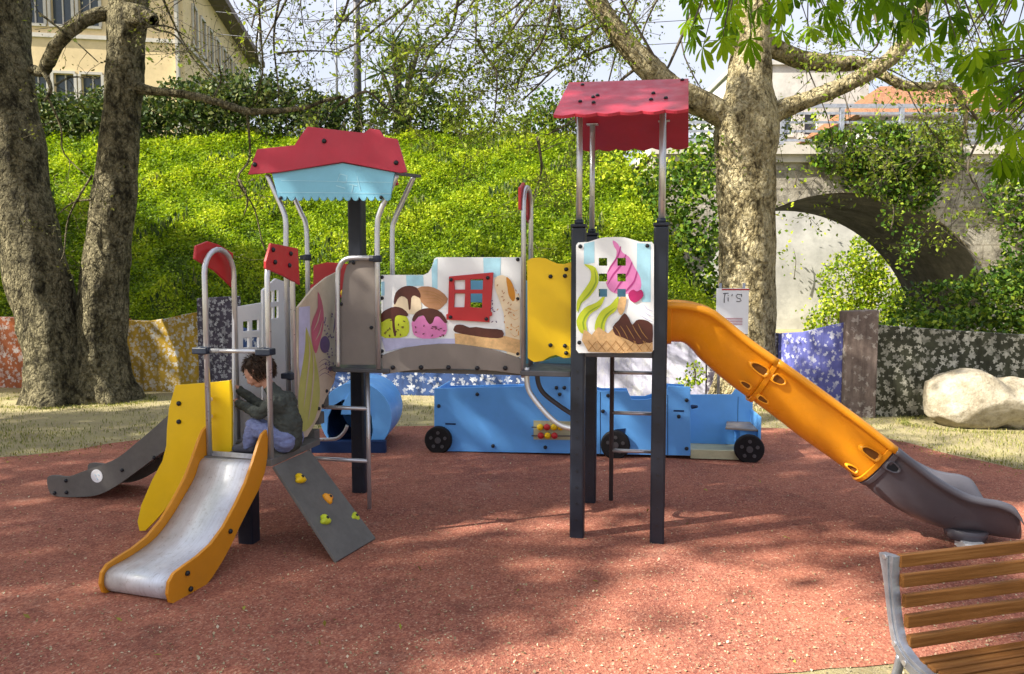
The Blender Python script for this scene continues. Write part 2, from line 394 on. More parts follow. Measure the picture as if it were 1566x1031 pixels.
M['mural_lilac'] = painted('mural_lilac', (.62, .62, .74), (.80, .80, .86), (.42, .42, .58), 3, .3)
M['mural_violet'] = painted('mural_violet', (.13, .14, .42), (.66, .68, .80), (.08, .09, .26), 7)
M['mural_brown'] = painted('mural_brown', (.24, .19, .165), (.52, .47, .42), (.11, .08, .07), 5, .26)
M['mural_moss'] = painted('mural_moss', (.075, .078, .05), (.62, .60, .50), (.035, .035, .025), 7.5, .42)

m, nt, b = nodes('bridge_stone'); tc = coords(nt)
c = ramp(nt, noise(nt, .7, 8, .7), [(.3, (.22, .19, .15)), (.5, (.40, .37, .31)), (.7, (.52, .49, .43))])
c = mixc(nt, ramp(nt, noise(nt, 3.5, 8, .8), [(.45, (0,0,0)), (.62, (.85,)*3)]), c, (.10, .09, .075))
br = N(nt, 'ShaderNodeTexBrick', Scale=1.0); br.inputs['Brick Width'].default_value = .9; br.inputs['Row Height'].default_value = .42
br.inputs['Color1'].default_value = (1,1,1,1); br.inputs['Color2'].default_value = (.86,.86,.86,1); br.inputs['Mortar'].default_value = (.55,.53,.5,1); br.inputs['Mortar Size'].default_value = .018
mp = N(nt, 'ShaderNodeMapping'); mp.inputs['Rotation'].default_value = (R(90), 0, 0); nt.links.new(tc, mp.inputs[0]); nt.links.new(mp.outputs[0], br.inputs[0])
c = mixc(nt, .7, c, br.outputs[0], 'MULTIPLY'); nt.links.new(c, b.inputs['Base Color']); b.inputs['Roughness'].default_value = .9
bump(nt, noise(nt, 8, 9, .75), b, .6, .05); M['bridge_stone'] = m
m, nt, b = nodes('shade_dark_stone')  # stone with the shade under the arch put into its dark colour
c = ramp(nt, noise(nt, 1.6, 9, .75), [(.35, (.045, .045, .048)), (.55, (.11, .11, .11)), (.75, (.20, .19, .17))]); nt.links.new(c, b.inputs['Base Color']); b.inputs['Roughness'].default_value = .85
bump(nt, noise(nt, 7, 9, .75), b, .6, .05); M['shade_dark_stone'] = m
m, nt, b = nodes('roof_tiles'); tc = coords(nt)
wv = N(nt, 'ShaderNodeTexWave', Scale=3.2, Distortion=1.5); wv.bands_direction = 'X'; nt.links.new(tc, wv.inputs[0])
c = ramp(nt, noise(nt, 6, 8, .8), [(.3, (.20, .09, .05)), (.5, (.48, .22, .11)), (.7, (.62, .38, .22))])
c = mixc(nt, .6, c, ramp(nt, wv.outputs[0], [(0, (.3,)*3), (.6, (1,)*3)]), 'MULTIPLY')
nt.links.new(c, b.inputs['Base Color']); bump(nt, wv.outputs[0], b, 1, .1); M['roof_tiles'] = m

# ------------------------------------------------------------------ leaves
def rand_dirs(rng, n):
    a = rng.normal(size=(n, 3)); return a / np.linalg.norm(a, axis=1)[:, None]
def leaf_mesh(name, pos, size, mat, parent=None, seed=1, width=.5, up=.6, droop=0., rnd=None, loc=(0, 0, 0), dirs=None):
    rng = np.random.default_rng(seed); n = len(pos); pos = np.asarray(pos, float) - np.array(loc)
    size = np.broadcast_to(np.asarray(size, float), (n,)) * rng.uniform(.65, 1.3, n)
    a = rand_dirs(rng, n) if dirs is None else dirs + rand_dirs(rng, n)*.25
    a[:, 2] -= droop; a /= np.linalg.norm(a, axis=1)[:, None]
    nn = rand_dirs(rng, n); nn[:, 2] += up; b = np.cross(nn, a); b /= (np.linalg.norm(b, axis=1)[:, None] + 1e-9)
    c = np.cross(a, b); L = size[:, None]
    v = np.stack([pos, pos + a*L*.5 + b*L*width*.5 + c*L*.08, pos + a*L, pos + a*L*.5 - b*L*width*.5 + c*L*.08], axis=1).reshape(-1, 3)
    me = bpy.data.meshes.new(name); me.vertices.add(4*n); me.vertices.foreach_set('co', v.ravel())
    me.loops.add(4*n); me.loops.foreach_set('vertex_index', np.arange(4*n, dtype=np.int32))
    me.polygons.add(n); me.polygons.foreach_set('loop_start', np.arange(0, 4*n, 4, dtype=np.int32))
    me.update(calc_edges=True); me.materials.append(mat)
    at = me.attributes.new('rnd', 'FLOAT', 'FACE')
    at.data.foreach_set('value', (rng.uniform(0, 1, n) if rnd is None else np.clip(rnd + rng.normal(0, .18, n), 0, 1)).astype(np.float32))
    o = bpy.data.objects.new(name, me); COL.objects.link(o); o.location = loc
    if parent is not None: o.parent = parent
    return o
def cloud(rng, blobs, per):
    """points through the outer half of soft ellipsoid lumps: blobs = (centre, radii)"""
    out = []
    for c, r in blobs:
        n = int(1.7*per * (r[0]*r[1]*r[2])**(2/3))
        d = rand_dirs(rng, n); q = rng.uniform(.45, 1.05, n)**.6
        out.append(np.array(c) + d * q[:, None] * np.array(r))
    return np.concatenate(out)
def branchy(mb, rng, p, d, L, r, depth, tips, bend=.35, kids=(3, 4), lift=.05, rmin=.004, ratio=.62, mi=0):
    p = np.array(p, float); d = np.array(d, float); d /= np.linalg.norm(d)
    k = 5; pts = [p.copy()]; rr = [r]
    for i in range(k):
        d = d + rng.normal(0, bend/k*1.6, 3) + np.array([0, 0, lift/k]); d /= np.linalg.norm(d)
        p = p + d*L/k; pts.append(p.copy()); rr.append(max(rmin, r*(1-.6*(i+1)/k)))
    mb.tube(pts, rr, 7 if r > .05 else (5 if r > .015 else 3), mi)
    if depth == 0: tips.extend(pts[1:]); return
    for j in range(rng.integers(kids[0], kids[1]+1)):
        t = rng.integers(1, k+1); q = pts[t]
        ax = rng.normal(size=3); ax -= d*(ax@d); ax /= np.linalg.norm(ax)
        dd = d*.75 + ax*rng.uniform(.5, 1.0)
        branchy(mb, rng, q, dd, L*rng.uniform(.5, .8), max(rmin, rr[t]*ratio), depth-1, tips, bend, kids, lift, rmin, ratio, mi)

# ================================================================== THE SETTING
WALL_PX = [(-420, 588), (-150, 590), (0, 592), (190, 598), (355, 601), (580, 604), (700, 606), (915, 610), (1080, 614), (1190, 622), (1290, 636), (1566, 641), (1900, 646)]
WALL = [G(*p)[:2] for p in WALL_PX]
WX = np.array([w[0] for w in WALL]); WY = np.array([w[1] for w in WALL])
def hgt(x, y):
    x = np.asarray(x, float); y = np.asarray(y, float)
    yw = np.interp(x, WX, WY) + .25
    t = np.clip((y - yw) / (20.2 - yw), 0, 1.0)
    slope = np.where(y > yw, .75 + 4.7*(t**.9), 0)
    edge = np.clip((4.3 - x) / 1.8, 0, 1); edge = edge*edge*(3-2*edge)
    wob = .10*np.sin(x*1.7+y)*np.cos(y*1.3-x*.6)
    left = (slope + np.where(y > yw, wob*t, 0))*edge
    right = 4.4*np.clip((y - 27.6)/.4, 0, 1)
    return np.maximum(left, right*(1-edge)) + np.where((y > 28), 0, 0)
xs = np.concatenate([np.linspace(-220, -14, 24), np.linspace(-13.8, 16, 190), np.linspace(17, 240, 24)])
ys = np.concatenate([np.linspace(-40, 8, 24), np.linspace(8.1, 29, 150), np.linspace(30, 420, 26)])
X, Y = np.meshgrid(xs, ys); Z = hgt(X, Y)
vs = np.stack([X, Y, Z], -1).reshape(-1, 3); nx, ny = len(xs), len(ys)
mb = MB(); mb.v = [tuple(p) for p in vs]
for j in range(ny-1):
    for i in range(nx-1):
        k = j*nx+i; mb.f.append((k, k+1, k+1+nx, k+nx)); mb.s.append(True)
        mb.m.append(1 if (Z[j, i] > .3 or Z[j+1, i] > .3) else 0)
structure(mb.build('ground', [M['soil'], M['hill_soil']], fix=False))

edge = [(-520, 730), (-200, 712), (0, 699), (100, 690), (190, 675), (300, 664), (450, 657), (620, 652), (850, 650), (1160, 654), (1290, 660), (1370, 673), (1450, 694), (1566, 719), (1700, 745), (2100, 830)]
rp = [G(*p, z=.004) for p in edge]
near = [G(2500, 960, .004), G(1900, 975, .004), G(1566, 1003, .004), G(1370, 1016, .004), G(1166, 1032, .004), G(900, 1056, .004)]
rp = spline(rp, 5) + spline(near, 4) + [np.array([-.6, 1.9, .004]), np.array([-2.5, 1.6, .004]), np.array([-6, 1.2, .004]), np.array([-9, 3, .004])]
rr_ = random.Random(5)
rp = [np.array([p[0]+rr_.uniform(-.012, .012), p[1]+rr_.uniform(-.012, .012), .004]) for p in rp]
mb = MB(); mb.slab(rp, [], (0, 0, -.003), back=False)
structure(mb.build('rubber_paving', M['rubber'], fix=False))

# sun patches on the ground: the shading trees are sparse where the ground stays sunny
def inside(poly, x, y):
    r = np.zeros(len(x), bool); n = len(poly)
    for i in range(n):
        x1, y1 = poly[i]; x2, y2 = poly[(i+1) % n]
        if y1 == y2: continue
        c = ((y1 > y) != (y2 > y)) & (x < (x2-x1)*(y-y1)/(y2-y1)+x1); r ^= c
    return r
def gpoly(pts): return [tuple(G(*p)[:2]) for p in pts]
SUNNY = [gpoly(p) for p in (
    [(905, 878), (1010, 868), (1120, 880), (1235, 902), (1330, 915), (1400, 925), (1420, 1040), (1300, 1100), (760, 1100), (800, 1020), (935, 985), (1000, 960), (930, 930)],
    [(1050, 848), (1120, 842), (1135, 860), (1110, 873), (1055, 868)],
    [(1150, 812), (1270, 815), (1260, 834), (1165, 832)],
    [(1140, 850), (1330, 845), (1330, 872), (1190, 868)],
    [(760, 792), (830, 782), (985, 778), (1035, 796), (950, 806), (800, 816)],
    [(755, 876), (835, 872), (850, 890), (770, 902)],
    [(1150, 648), (1290, 646), (1600, 640), (1800, 660), (1800, 740), (1566, 712), (1460, 690), (1370, 668), (1250, 664), (1150, 660)],
    [(-200, 600), (0, 602), (120, 612), (260, 612), (260, 622), (60, 628), (-200, 618)],
    [(1500, 760), (1700, 760), (1800, 900), (1560, 880)],
    [(1240, 690), (1330, 700), (1300, 712), (1200, 704)],
    [(-200, 895), (30, 893), (110, 905), (90, 925), (-100, 935)],
    [(-60, 815), (90, 822), (60, 834), (-80, 834)],
    [(790, 935), (890, 940), (900, 958), (800, 955)],
    [(640, 1000), (800, 1005), (760, 1060), (600, 1060)])]
SUNNY += [[(2.4, 9.4), (3.6, 9.2), (7.5, 11.2), (8.5, 12.5), (5.5, 12.5), (2.6, 10.4)], [(-2.4, 10.3), (0, 9.6), (3.2, 9.0), (4, 9.6), (1.0, 10.6), (-2, 11.4)], [(-8.4, 9.4), (-6.8, 9.0), (-1.6, 11.1), (-3.0, 12.1)]]
SHADY_HILL = [(-5, 320), (120, 325), (210, 345), (330, 385), (420, 410), (450, 430), (450, 500), (300, 500), (-5, 480)]

rng = np.random.default_rng(11)
# --- hillside greenery
n = 520000
hx = rng.uniform(-14.5, 4.2, n); hy = rng.uniform(10.5, 21.8, n); hz = hgt(hx, hy)
ok = hz > .6; hx, hy, hz = hx[ok], hy[ok], hz[ok]
hz += .05*np.sin(hx*9+hy*4)*np.sin(hy*8-hx*3); cl = np.sin(hx*3.1+1)*np.sin(hy*2.7)+np.sin(hx*1.3-hy*1.9)+.7*np.sin(hx*7.3+hy*5.1)
hz = hz + np.abs(rng.normal(0, .07, len(hz))) + .055*(cl+1)
o = leaf_mesh('hillside_greenery', np.stack([hx, hy, hz], 1), .046+.0030*(hy-11), M['leaf_hill'], seed=3, width=.75, up=1.4, rnd=.46+.13*cl)
o['kind'] = 'stuff'; tag(o, 'bright yellow green ground cover over the whole hillside behind the painted wall', 'ground cover')

n = 26000; wx = rng.uniform(-11, 4, n); wy = rng.uniform(11.5, 20.3, n); wz = hgt(wx, wy); pt_ = np.sin(wx*1.9+2)*np.sin(wy*1.7+wx*.6)+.5*np.sin(wx*4.3-wy*3.1)
ok = (wz > .6) & (pt_ > .85); wx, wy, wz = wx[ok], wy[ok], wz[ok]
o = leaf_mesh('hillside_weeds', np.stack([wx, wy, wz+rng.uniform(.05, .30, len(wx))], 1), .13, M['leaf_hedge'], seed=4, width=.35, up=.3, dirs=np.tile(np.array([0, 0, 1.0]), (len(wx), 1)))
o['kind'] = 'stuff'; tag(o, 'taller darker weeds standing in patches among the hillside ground cover', 'weeds')
# --- painted wall sections
def wallz(px, py):
    d = ray(px, py); # height of a sight line above the wall line
    best = None
    for i in range(len(WALL)-1):
        a, b = WALL[i], WALL[i+1]; A = np.array([[d[0], a[0]-b[0]], [d[1], a[1]-b[1]]])
        try: t, s = np.linalg.solve(A, np.array([a[0], a[1]]))
        except Exception: continue
        if -.001 <= s <= 1.001 and t > 0: best = (CAM_H + t*d[2], (a[0]+s*(b[0]-a[0]), a[1]+s*(b[1]-a[1])))
    return best
def mural(tops, mat, label, thick=.16, off=0.0, cat='painted wall'):
    pts = [wallz(*p) for p in tops]; mb = MB()
    a = np.array(pts[0][1]); b = np.array(pts[-1][1]); base = (*a, 0)
    nrm = np.array([-(b-a)[1], (b-a)[0]]); nrm /= np.linalg.norm(nrm)
    top = [(p[1][0]+nrm[0]*off, p[1][1]+nrm[1]*off, p[0]) for p in pts]
    bot = [(p[0], p[1], -.05) for p in top]
    n = len(top); vs = top + bot + [(p[0]+nrm[0]*thick, p[1]+nrm[1]*thick, p[2]) for p in top+bot]
    fs = []
    for i in range(n-1):
        fs += [(i, i+1, n+i+1, n+i), (2*n+i+1, 2*n+i, 3*n+i, 3*n+i+1), (i+1, i, 2*n+i, 2*n+i+1)]
    fs += [(0, n, 3*n, 2*n), (n-1, 3*n-1, 4*n-1, 2*n-1)]
    mb.add(vs, fs); o = mb.build('mural_wall', mat, loc=base, bevel=.012)
    return tag(o, label, cat, 'painted wall sections round the playground')
mural([(-300, 480), (-100, 484), (60, 486), (192, 488)], M['mural_orange'], 'rust orange painted wall section with white blossoms behind the thick double tree')
mural([(193, 490), (225, 491), (255, 487), (280, 481), (303, 477)], M['mural_yellow'], 'mustard yellow painted wall section with white blossoms beside the double tree')
mural([(303, 456), (356, 453)], M['mural_plum'], 'tall dark plum wall pier covered with white blossoms behind the steel hoop', .3, -.05)
mural([(357, 500), (450, 520), (560, 540), (660, 562), (740, 572), (820, 560), (912, 545)], M['mural_navy'], 'low navy blue painted wall section with white blossoms under the arched bridge beam')
mural([(913, 520), (980, 512), (1081, 505)], M['mural_lilac'], 'pale lilac white painted wall section behind the right tower ladder')
mural([(1082, 512), (1189, 510)], M['mural_plum'], 'dark plum wall section half hidden behind the broad plane tree trunk')
mural([(1190, 510), (1225, 508), (1262, 499), (1290, 493)], M['mural_violet'], 'violet blue painted wall section with white blossoms beside the brown pier')
mural([(1291, 476), (1340, 474)], M['mural_brown'], 'tall dusty brown painted wall pier between violet section and mossy wall', .34, -.12)
mural([(1341, 497), (1450, 505), (1566, 512), (1800, 515)], M['mural_moss'], 'dark mossy wall section with big white blossoms behind the boulder')

# --- double trunk tree at the left
def bumpy_trunk(mb, px_pts, Y, rng, mi=0, n=26, flare=0, sub=8, rough=.045):
    """limb whose centre line and half width are read off the photograph at its own distance"""
    c = [np.array([*P(x, y, Y + dy)]) for x, y, w, dy in px_pts]
    r = [w/2/FPX*(Y+dy)*(.88 if w > 40 else .95) for x, y, w, dy in px_pts]
    q = spline([np.append(a, b) for a, b in zip(c, r)], sub); vs = []; K = len(q)
    ph = rng.uniform(0, 6.28, 6)
    for i, s in enumerate(q):
        for k in range(n):
            a = 2*math.pi*k/n; rr = s[3]
            rr *= 1 + rough*(math.sin(3*a+ph[0]+i*.15)+.7*math.sin(5*a+ph[1]-i*.22)+.5*math.sin(9*a+ph[2]+i*.5)+.5*math.sin(i*.7+ph[3]))
            if flare and s[2] < .55:
                f = (1-max(0, s[2])/.55)**2; rr *= 1+flare*f*(.6+.5*math.sin(5*a+ph[4])+.25*math.sin(9*a+ph[5]))
            rr += rng.normal(0, .004)
            d1 = q[min(i+1, K-1)][:3]-q[max(i-1, 0)][:3]; d1 /= np.linalg.norm(d1)
            A = np.cross(d1, (0, 1, 0)); A /= np.linalg.norm(A); B = np.cross(A, d1)
            vs.append(s[:3]+A*math.cos(a)*rr+B*math.sin(a)*rr)
    fs = [(i*n+k, i*n+(k+1) % n, (i+1)*n+(k+1) % n, (i+1)*n+k) for i in range(K-1) for k in range(n)]
    mb.add(vs, fs, mi, True); return q
rng = np.random.default_rng(21)
YT = 10.1; base = G(118, 612)
tree = empty('double_tree', base); tag(tree, 'thick leaning tree with two dark mossy trunks rising from one flared base', 'tree')
mb = MB(); bumpy_trunk(mb, [(100, 618, 118, 0), (92, 585, 112, 0), (84, 530, 104, 0), (72, 470, 100, 0), (52, 390, 98, 0), (30, 300, 96, .05), (18, 200, 88, .1), (10, 100, 76, .2), (4, 0, 76, .3), (-8, -140, 70, .3), (-40, -300, 60, .2)], YT, rng, flare=.30)
mb.build('trunk', M['bark_dark'], tree, None).location = (-base[0], -base[1], -base[2])
mb = MB(); bumpy_trunk(mb, [(160, 614, 92, .12), (156, 570, 88, .12), (155, 520, 82, .12), (158, 450, 78, .1), (166, 380, 72, .1), (176, 300, 68, .1), (182, 220, 62, .1), (188, 130, 58, .1), (193, 50, 60, .1), (198, 0, 62, .1), (204, -120, 50, 0), (226, -260, 40, 0)], YT, rng, flare=.34)
bumpy_trunk(mb, [(196, 22, 40, .05), (222, 26, 30, -.2), (236, 32, 16, -.3)], YT, rng, sub=4, n=14)
mb.build('trunk', M['bark_dark'], tree).location = (-base[0], -base[1], -base[2])
mb = MB(); tips = []
bumpy_trunk(mb, [(185, 22, 24, .1), (150, 22, 22, 0), (115, 40, 22, -.1), (88, 68, 20, -.1), (74, 95, 20, 0), (64, 110, 17, .1), (45, 105, 14, .1)], YT, rng, sub=5, n=12)
bumpy_trunk(mb, [(68, 112, 8, 0), (78, 135, 6, -.1), (68, 155, 4, -.1)], YT, rng, sub=4, n=8)
bumpy_trunk(mb, [(205, 132, 24, .1), (228, 138, 15, 0), (280, 144, 12, -.3), (330, 156, 12, -.5), (375, 170, 11, -.6), (420, 170, 9, -.7), (465, 165, 7, -.8), (497, 154, 5, -.8), (525, 148, 4, -.8)], YT, rng, sub=5, n=12, rough=.07)
for a in ([(205, 25), (240, 45), (268, 55), (300, 95), (330, 125)], [(250, 0), (272, 50), (300, 95)], [(75, 150), (92, 195), (100, 235), (142, 275)], [(140, 268), (105, 330), (100, 385), (90, 400)],
          [(208, 44), (255, 40), (290, 60)], [(378, 170), (382, 240), (365, 275), (390, 320), (405, 380), (428, 402)], [(395, 0), (398, 60), (402, 115), (385, 165)], [(425, 0), (420, 60), (424, 130), (423, 160)], [(425, 82), (470, 78), (520, 80)], [(378, 0), (395, 22), (392, 75), (405, 120)],
          [(85, 130), (110, 118), (150, 120)], [(60, 20), (110, 60), (150, 95)], [(325, 150), (340, 120), (330, 90)], [(142, 305), (110, 310), (86, 330)], [(365, 275), (380, 305), (372, 330)]):
    pts = spline([P(x+rng.uniform(-2, 2), y, YT-.5+rng.uniform(-.3, .3)) for x, y in a], 4)
    mb.tube(pts, list(np.linspace(.017, .006, len(pts))), 5)
    for q in pts[::3]: branchy(mb, rng, q, rng.normal(size=3)+(0, 0, -.1), .35, .005, 1, tips, .6, (1, 2), 0, .003)
mb.build('limb', M['bark_dark'], tree).location = (-base[0], -base[1], -base[2])
# upper crown, above the picture, which shades the lower hillside
tips2 = []; mb = MB()
for a in range(9):
    q = P(10+a*24, -170, YT) + rng.normal(0, .2, 3)
    branchy(mb, rng, q, (rng.uniform(-1, .9), rng.uniform(-.9, .5), .5), 2.2, .07, 3, tips2, .45, (3, 4), .5)
mb.build('branch', M['twig'], tree).location = (-base[0], -base[1], -base[2])
tips2 = np.array(tips2); tips2 = tips2[tips2[:, 2] > 5.6]
tips2 = tips2[tips2[:, 0] < -9.3]; lp = np.repeat(tips2, 3, 0) + rng.normal(0, .12, (len(tips2)*3, 3))
lp = lp[rng.permutation(len(lp))[:5000]]; t1 = np.repeat(np.array(tips), 2, 0); t1 = t1 + rng.normal(0, .06, t1.shape)
leaf_mesh('crown', lp, .10, M['leaf_spring'], tree, 5).location = (-base[0], -base[1], -base[2])
leaf_mesh('young_leaves', t1, .045, M['leaf_bud'], tree, 6).location = (-base[0], -base[1], -base[2])

# --- plane tree at the right
YR = 9.9; base = G(1140, 618)
tree = empty('plane_tree', base); tag(tree, 'broad plane tree with pale mottled bark standing before the stone bridge', 'tree'); inv = tuple(-base)
mb = MB(); bumpy_trunk(mb, [(1136, 628, 120, 0), (1137, 600, 108, 0), (1139, 550, 100, 0), (1142, 480, 97, 0), (1143, 400, 95, 0), (1142, 320, 95, 0), (1140, 250, 98, 0), (1142, 190, 108, 0), (1145, 140, 80, 0), (1148, 90, 68, .05), (1152, 40, 62, .1), (1150, -20, 55, .1), (1140, -140, 48, 0), (1120, -280, 36, 0)], YR, rng, flare=.28, rough=.03)
mb.build('trunk', M['bark_pale'], tree).location = inv
mb = MB()
bumpy_trunk(mb, [(1130, 195, 46, 0), (1098, 170, 44, -.1), (1060, 152, 44, -.15), (1020, 130, 42, -.25), (985, 98, 38, -.35), (955, 65, 34, -.4), (930, 30, 30, -.45), (905, -10, 28, -.45), (880, -60, 22, -.45)], YR, rng, sub=6, n=16, rough=.04)
bumpy_trunk(mb, [(1150, 205, 40, 0), (1185, 172, 32, -.05), (1225, 156, 27, -.1), (1270, 140, 26, -.15), (1310, 122, 25, -.2), (1345, 103, 24, -.25), (1378, 72, 24, -.3), (1402, 35, 24, -.35), (1420, -20, 22, -.4)], YR, rng, sub=6, n=14, rough=.05)
bumpy_trunk(mb, [(1150, 60, 40, .15), (1185, 75, 32, .2), (1230, 92, 28, .25), (1280, 97, 25, .3), (1320, 98, 20, .3), (1352, 116, 15, .2), (1385, 131, 14, .1), (1420, 132, 13, .1), (1448, 130, 12, 0), (1470, 150, 10, 0), (1477, 190, 5, 0), (1470, 225, 3, 0)], YR, rng, sub=6, n=12, rough=.06)
mb.build('limb', M['bark_pale'], tree).location = inv
mb = MB(); tips = []
starts = [(905, 0, -.45, -1, .1), (930, 28, -.45, -1, -.6), (955, 62, -.4, -1, -.25), (985, 95, -.35, -.8, -.7), (880, -50, -.45, -1, -.3), (860, -60, -.4, -1, -.6), (1000, -60, 0, -.7, -.8), (1060, -80, -.2, -.5, -.9),
          (790, -60, -.6, -.8, -.6), (700, -80, -.6, -.6, -.7), (620, -70, -.7, -.7, -.6), (560, -70, -.7, -.3, -.8), (750, -70, -.2, -.2, -.9), (660, -40, -.1, -.5, -.6), (830, -20, -.5, -.6, -.7), (480, -80, -.2, -.3, -.7), (420, -60, -.6, .1, -.8), (350, -60, -.3, -.1, -.9),
          (1402, 35, -.3, .3, -.4), (1345, 100, -.2, .5, -.3), (1448, 130, 0, .6, -.5), (1385, 130, .1, .3, -.7), (1280, 98, .3, .4, -.8), (1230, 92, .2, .2, -.8), (1020, 130, -.25, -.5, .7), (1060, 20, -.2, -.2, -.7), (1300, -60, 0, .2, -.8), (1240, -60, 0, -.1, -.9), (1480, -60, .2, .2, -.9), (1540, -40, .2, 0, -.9), (1400, -50, .4, -.1, -.9)]
for x, y, dy, dx, dz in starts:
    branchy(mb, rng, P(x, y, YR+dy), (dx, rng.uniform(-.5, .5), dz), rng.uniform(1.2, 1.7), .024 if x < 1100 else .012, 3, tips, .34, (2, 4), .05, .003, .55)
for a in ([(700, 0), (690, 45), (660, 80), (640, 120)], [(920, 20), (880, 45), (840, 40), (800, 38)], [(855, 8), (860, 60), (890, 75), (905, 95)], [(730, 60), (745, 90), (760, 115), (755, 190)], [(822, 210), (828, 260), (815, 300)], [(848, 0), (830, 60), (800, 105), (790, 140)], [(1478, 160), (1500, 200), (1480, 260), (1520, 320)],
          [(1330, 0), (1345, 60), (1320, 90)], [(520, 160), (560, 140), (590, 165), (620, 175)]):
    pts = spline([P(x, y, YR-.5+rng.uniform(-.4, .2)) for x, y in a], 4)
    mb.tube(pts, list(np.linspace(.022, .007, len(pts))), 5)
    for q in pts[::2]: branchy(mb, rng, q, rng.normal(size=3)+(0, 0, -.15), .6, .008, 2, tips, .3, (2, 3), 0, .003)
mb.build('branch', M['twig'], tree).location = inv
tips = np.array(tips)
print('twig tips', len(tips))
tips = tips[tips[:, 1] > 5.0]; lp = np.repeat(tips, 2, 0) + rng.normal(0, .05, (len(tips)*2, 3)); lp = lp[rng.permutation(len(lp))[:23000]]
sel = rng.uniform(size=len(lp)) < np.clip((lp[:, 0]/lp[:, 1]+.42)/.30, .10, 1)
leaf_mesh('young_leaves', lp[sel], .066, M['leaf_spring'], tree, 8, droop=.3).location = inv
sel = tips[rng.permutation(len(tips))[:7000]]
leaf_mesh('buds', np.repeat(sel, 2, 0)+rng.normal(0, .04, (len(sel)*2, 3)), .035, M['leaf_bud'], tree, 9).location = inv

# --- sparse shading trees outside the picture, between the sun and the playground
rng = np.random.default_rng(77)
cand = []
while len(cand) < 4200:
    gx, gy = rng.uniform(-8.5, 8.0), rng.uniform(1.0, 11.8)
    cand.append((gx, gy))
cand = np.array(cand)
# gentle dapple: thin the cover at noise spots
lit = np.zeros(len(cand), bool)
for pl in SUNNY:
    c0 = np.mean(pl, 0); lit |= inside([tuple(c0+(np.array(p)-c0)*(1+.30/(.3+np.linalg.norm(np.array(p)-c0)))) for p in pl], cand[:, 0], cand[:, 1])
cand = cand[~lit]
hh = rng.uniform(8.5, 13, len(cand)); tgt = np.stack([cand[:, 0], cand[:, 1], np.zeros(len(cand))], 1)
pos = tgt + SUN*(hh/SUN[2])[:, None]
# lower hillside targets
hp = []
hw = []
for _ in range(4200):
    px, py = rng.uniform(-60, 640), rng.uniform(330, 520)
    if not inside(SHADY_HILL, np.array([px]), np.array([py]))[0]: continue
    d = ray(px, py); t = 9.0
    while t < 25 and CAM_H + d[2]*t > hgt(d[0]*t, d[1]*t): t += .1
    q = CP + d*t; hp.append(q + SUN*((rng.uniform(6.8, 9) - q[2])/SUN[2]))
pos = np.concatenate([pos, np.array(hp)])
def visible(p, m=60):
    rel = p - CP; f = rel[:, 1]*math.cos(PITCH) - rel[:, 2]*math.sin(PITCH); up = rel[:, 1]*math.sin(PITCH) + rel[:, 2]*math.cos(PITCH)
    return (f > .3) & (np.abs(rel[:, 0]/f) < (783+m)/FPX) & (np.abs(up/f) < (515+m)/FPX)
pos = pos[~visible(pos)]
cents = np.array([(-14.0, -4.5), (-11.0, 1.5), (-16.5, 4.5), (-8.0, -3.8), (-15.5, 9.5)])
own = np.argmin(((pos[:, None, :2]-cents[None])**2).sum(2), 1)
for k, c in enumerate(cents):
    t = empty('shade_tree', (c[0], c[1], 0)); tag(t, 'tall leafy tree outside the picture whose crown dapples the playground', 'tree', 'trees outside the picture that shade the playground')
    mb = MB(); pts = spline([(0, 0, -.1), (.1, .05, 3), (-.05, .1, 6.2), (.1, 0, 9.2)], 6); mb.tube(pts, list(np.linspace(.30, .13, len(pts))), 14)
    for q in pos[own == k][::45]:
        q = q - np.array([c[0], c[1], 0]); mb.tube(spline([(0, .05, 6.0+rng.uniform(-.6, 1)), q*.5+np.array([0, 0, 3.4]), q], 3), [.03, .028, .025, .02, .016, .012, .01], 6)
    mb.build('trunk', M['bark_dark'], t)
    q = pos[own == k]; lp = np.repeat(q, 16, 0)+rng.normal(0, .17, (len(q)*16, 3))
    lp = lp[~visible(lp, 25)]
    leaf_mesh('crown', lp - np.array([c[0], c[1], 0]), .17, M['leaf_spring'], t, 40+k, width=.8, up=1.0)

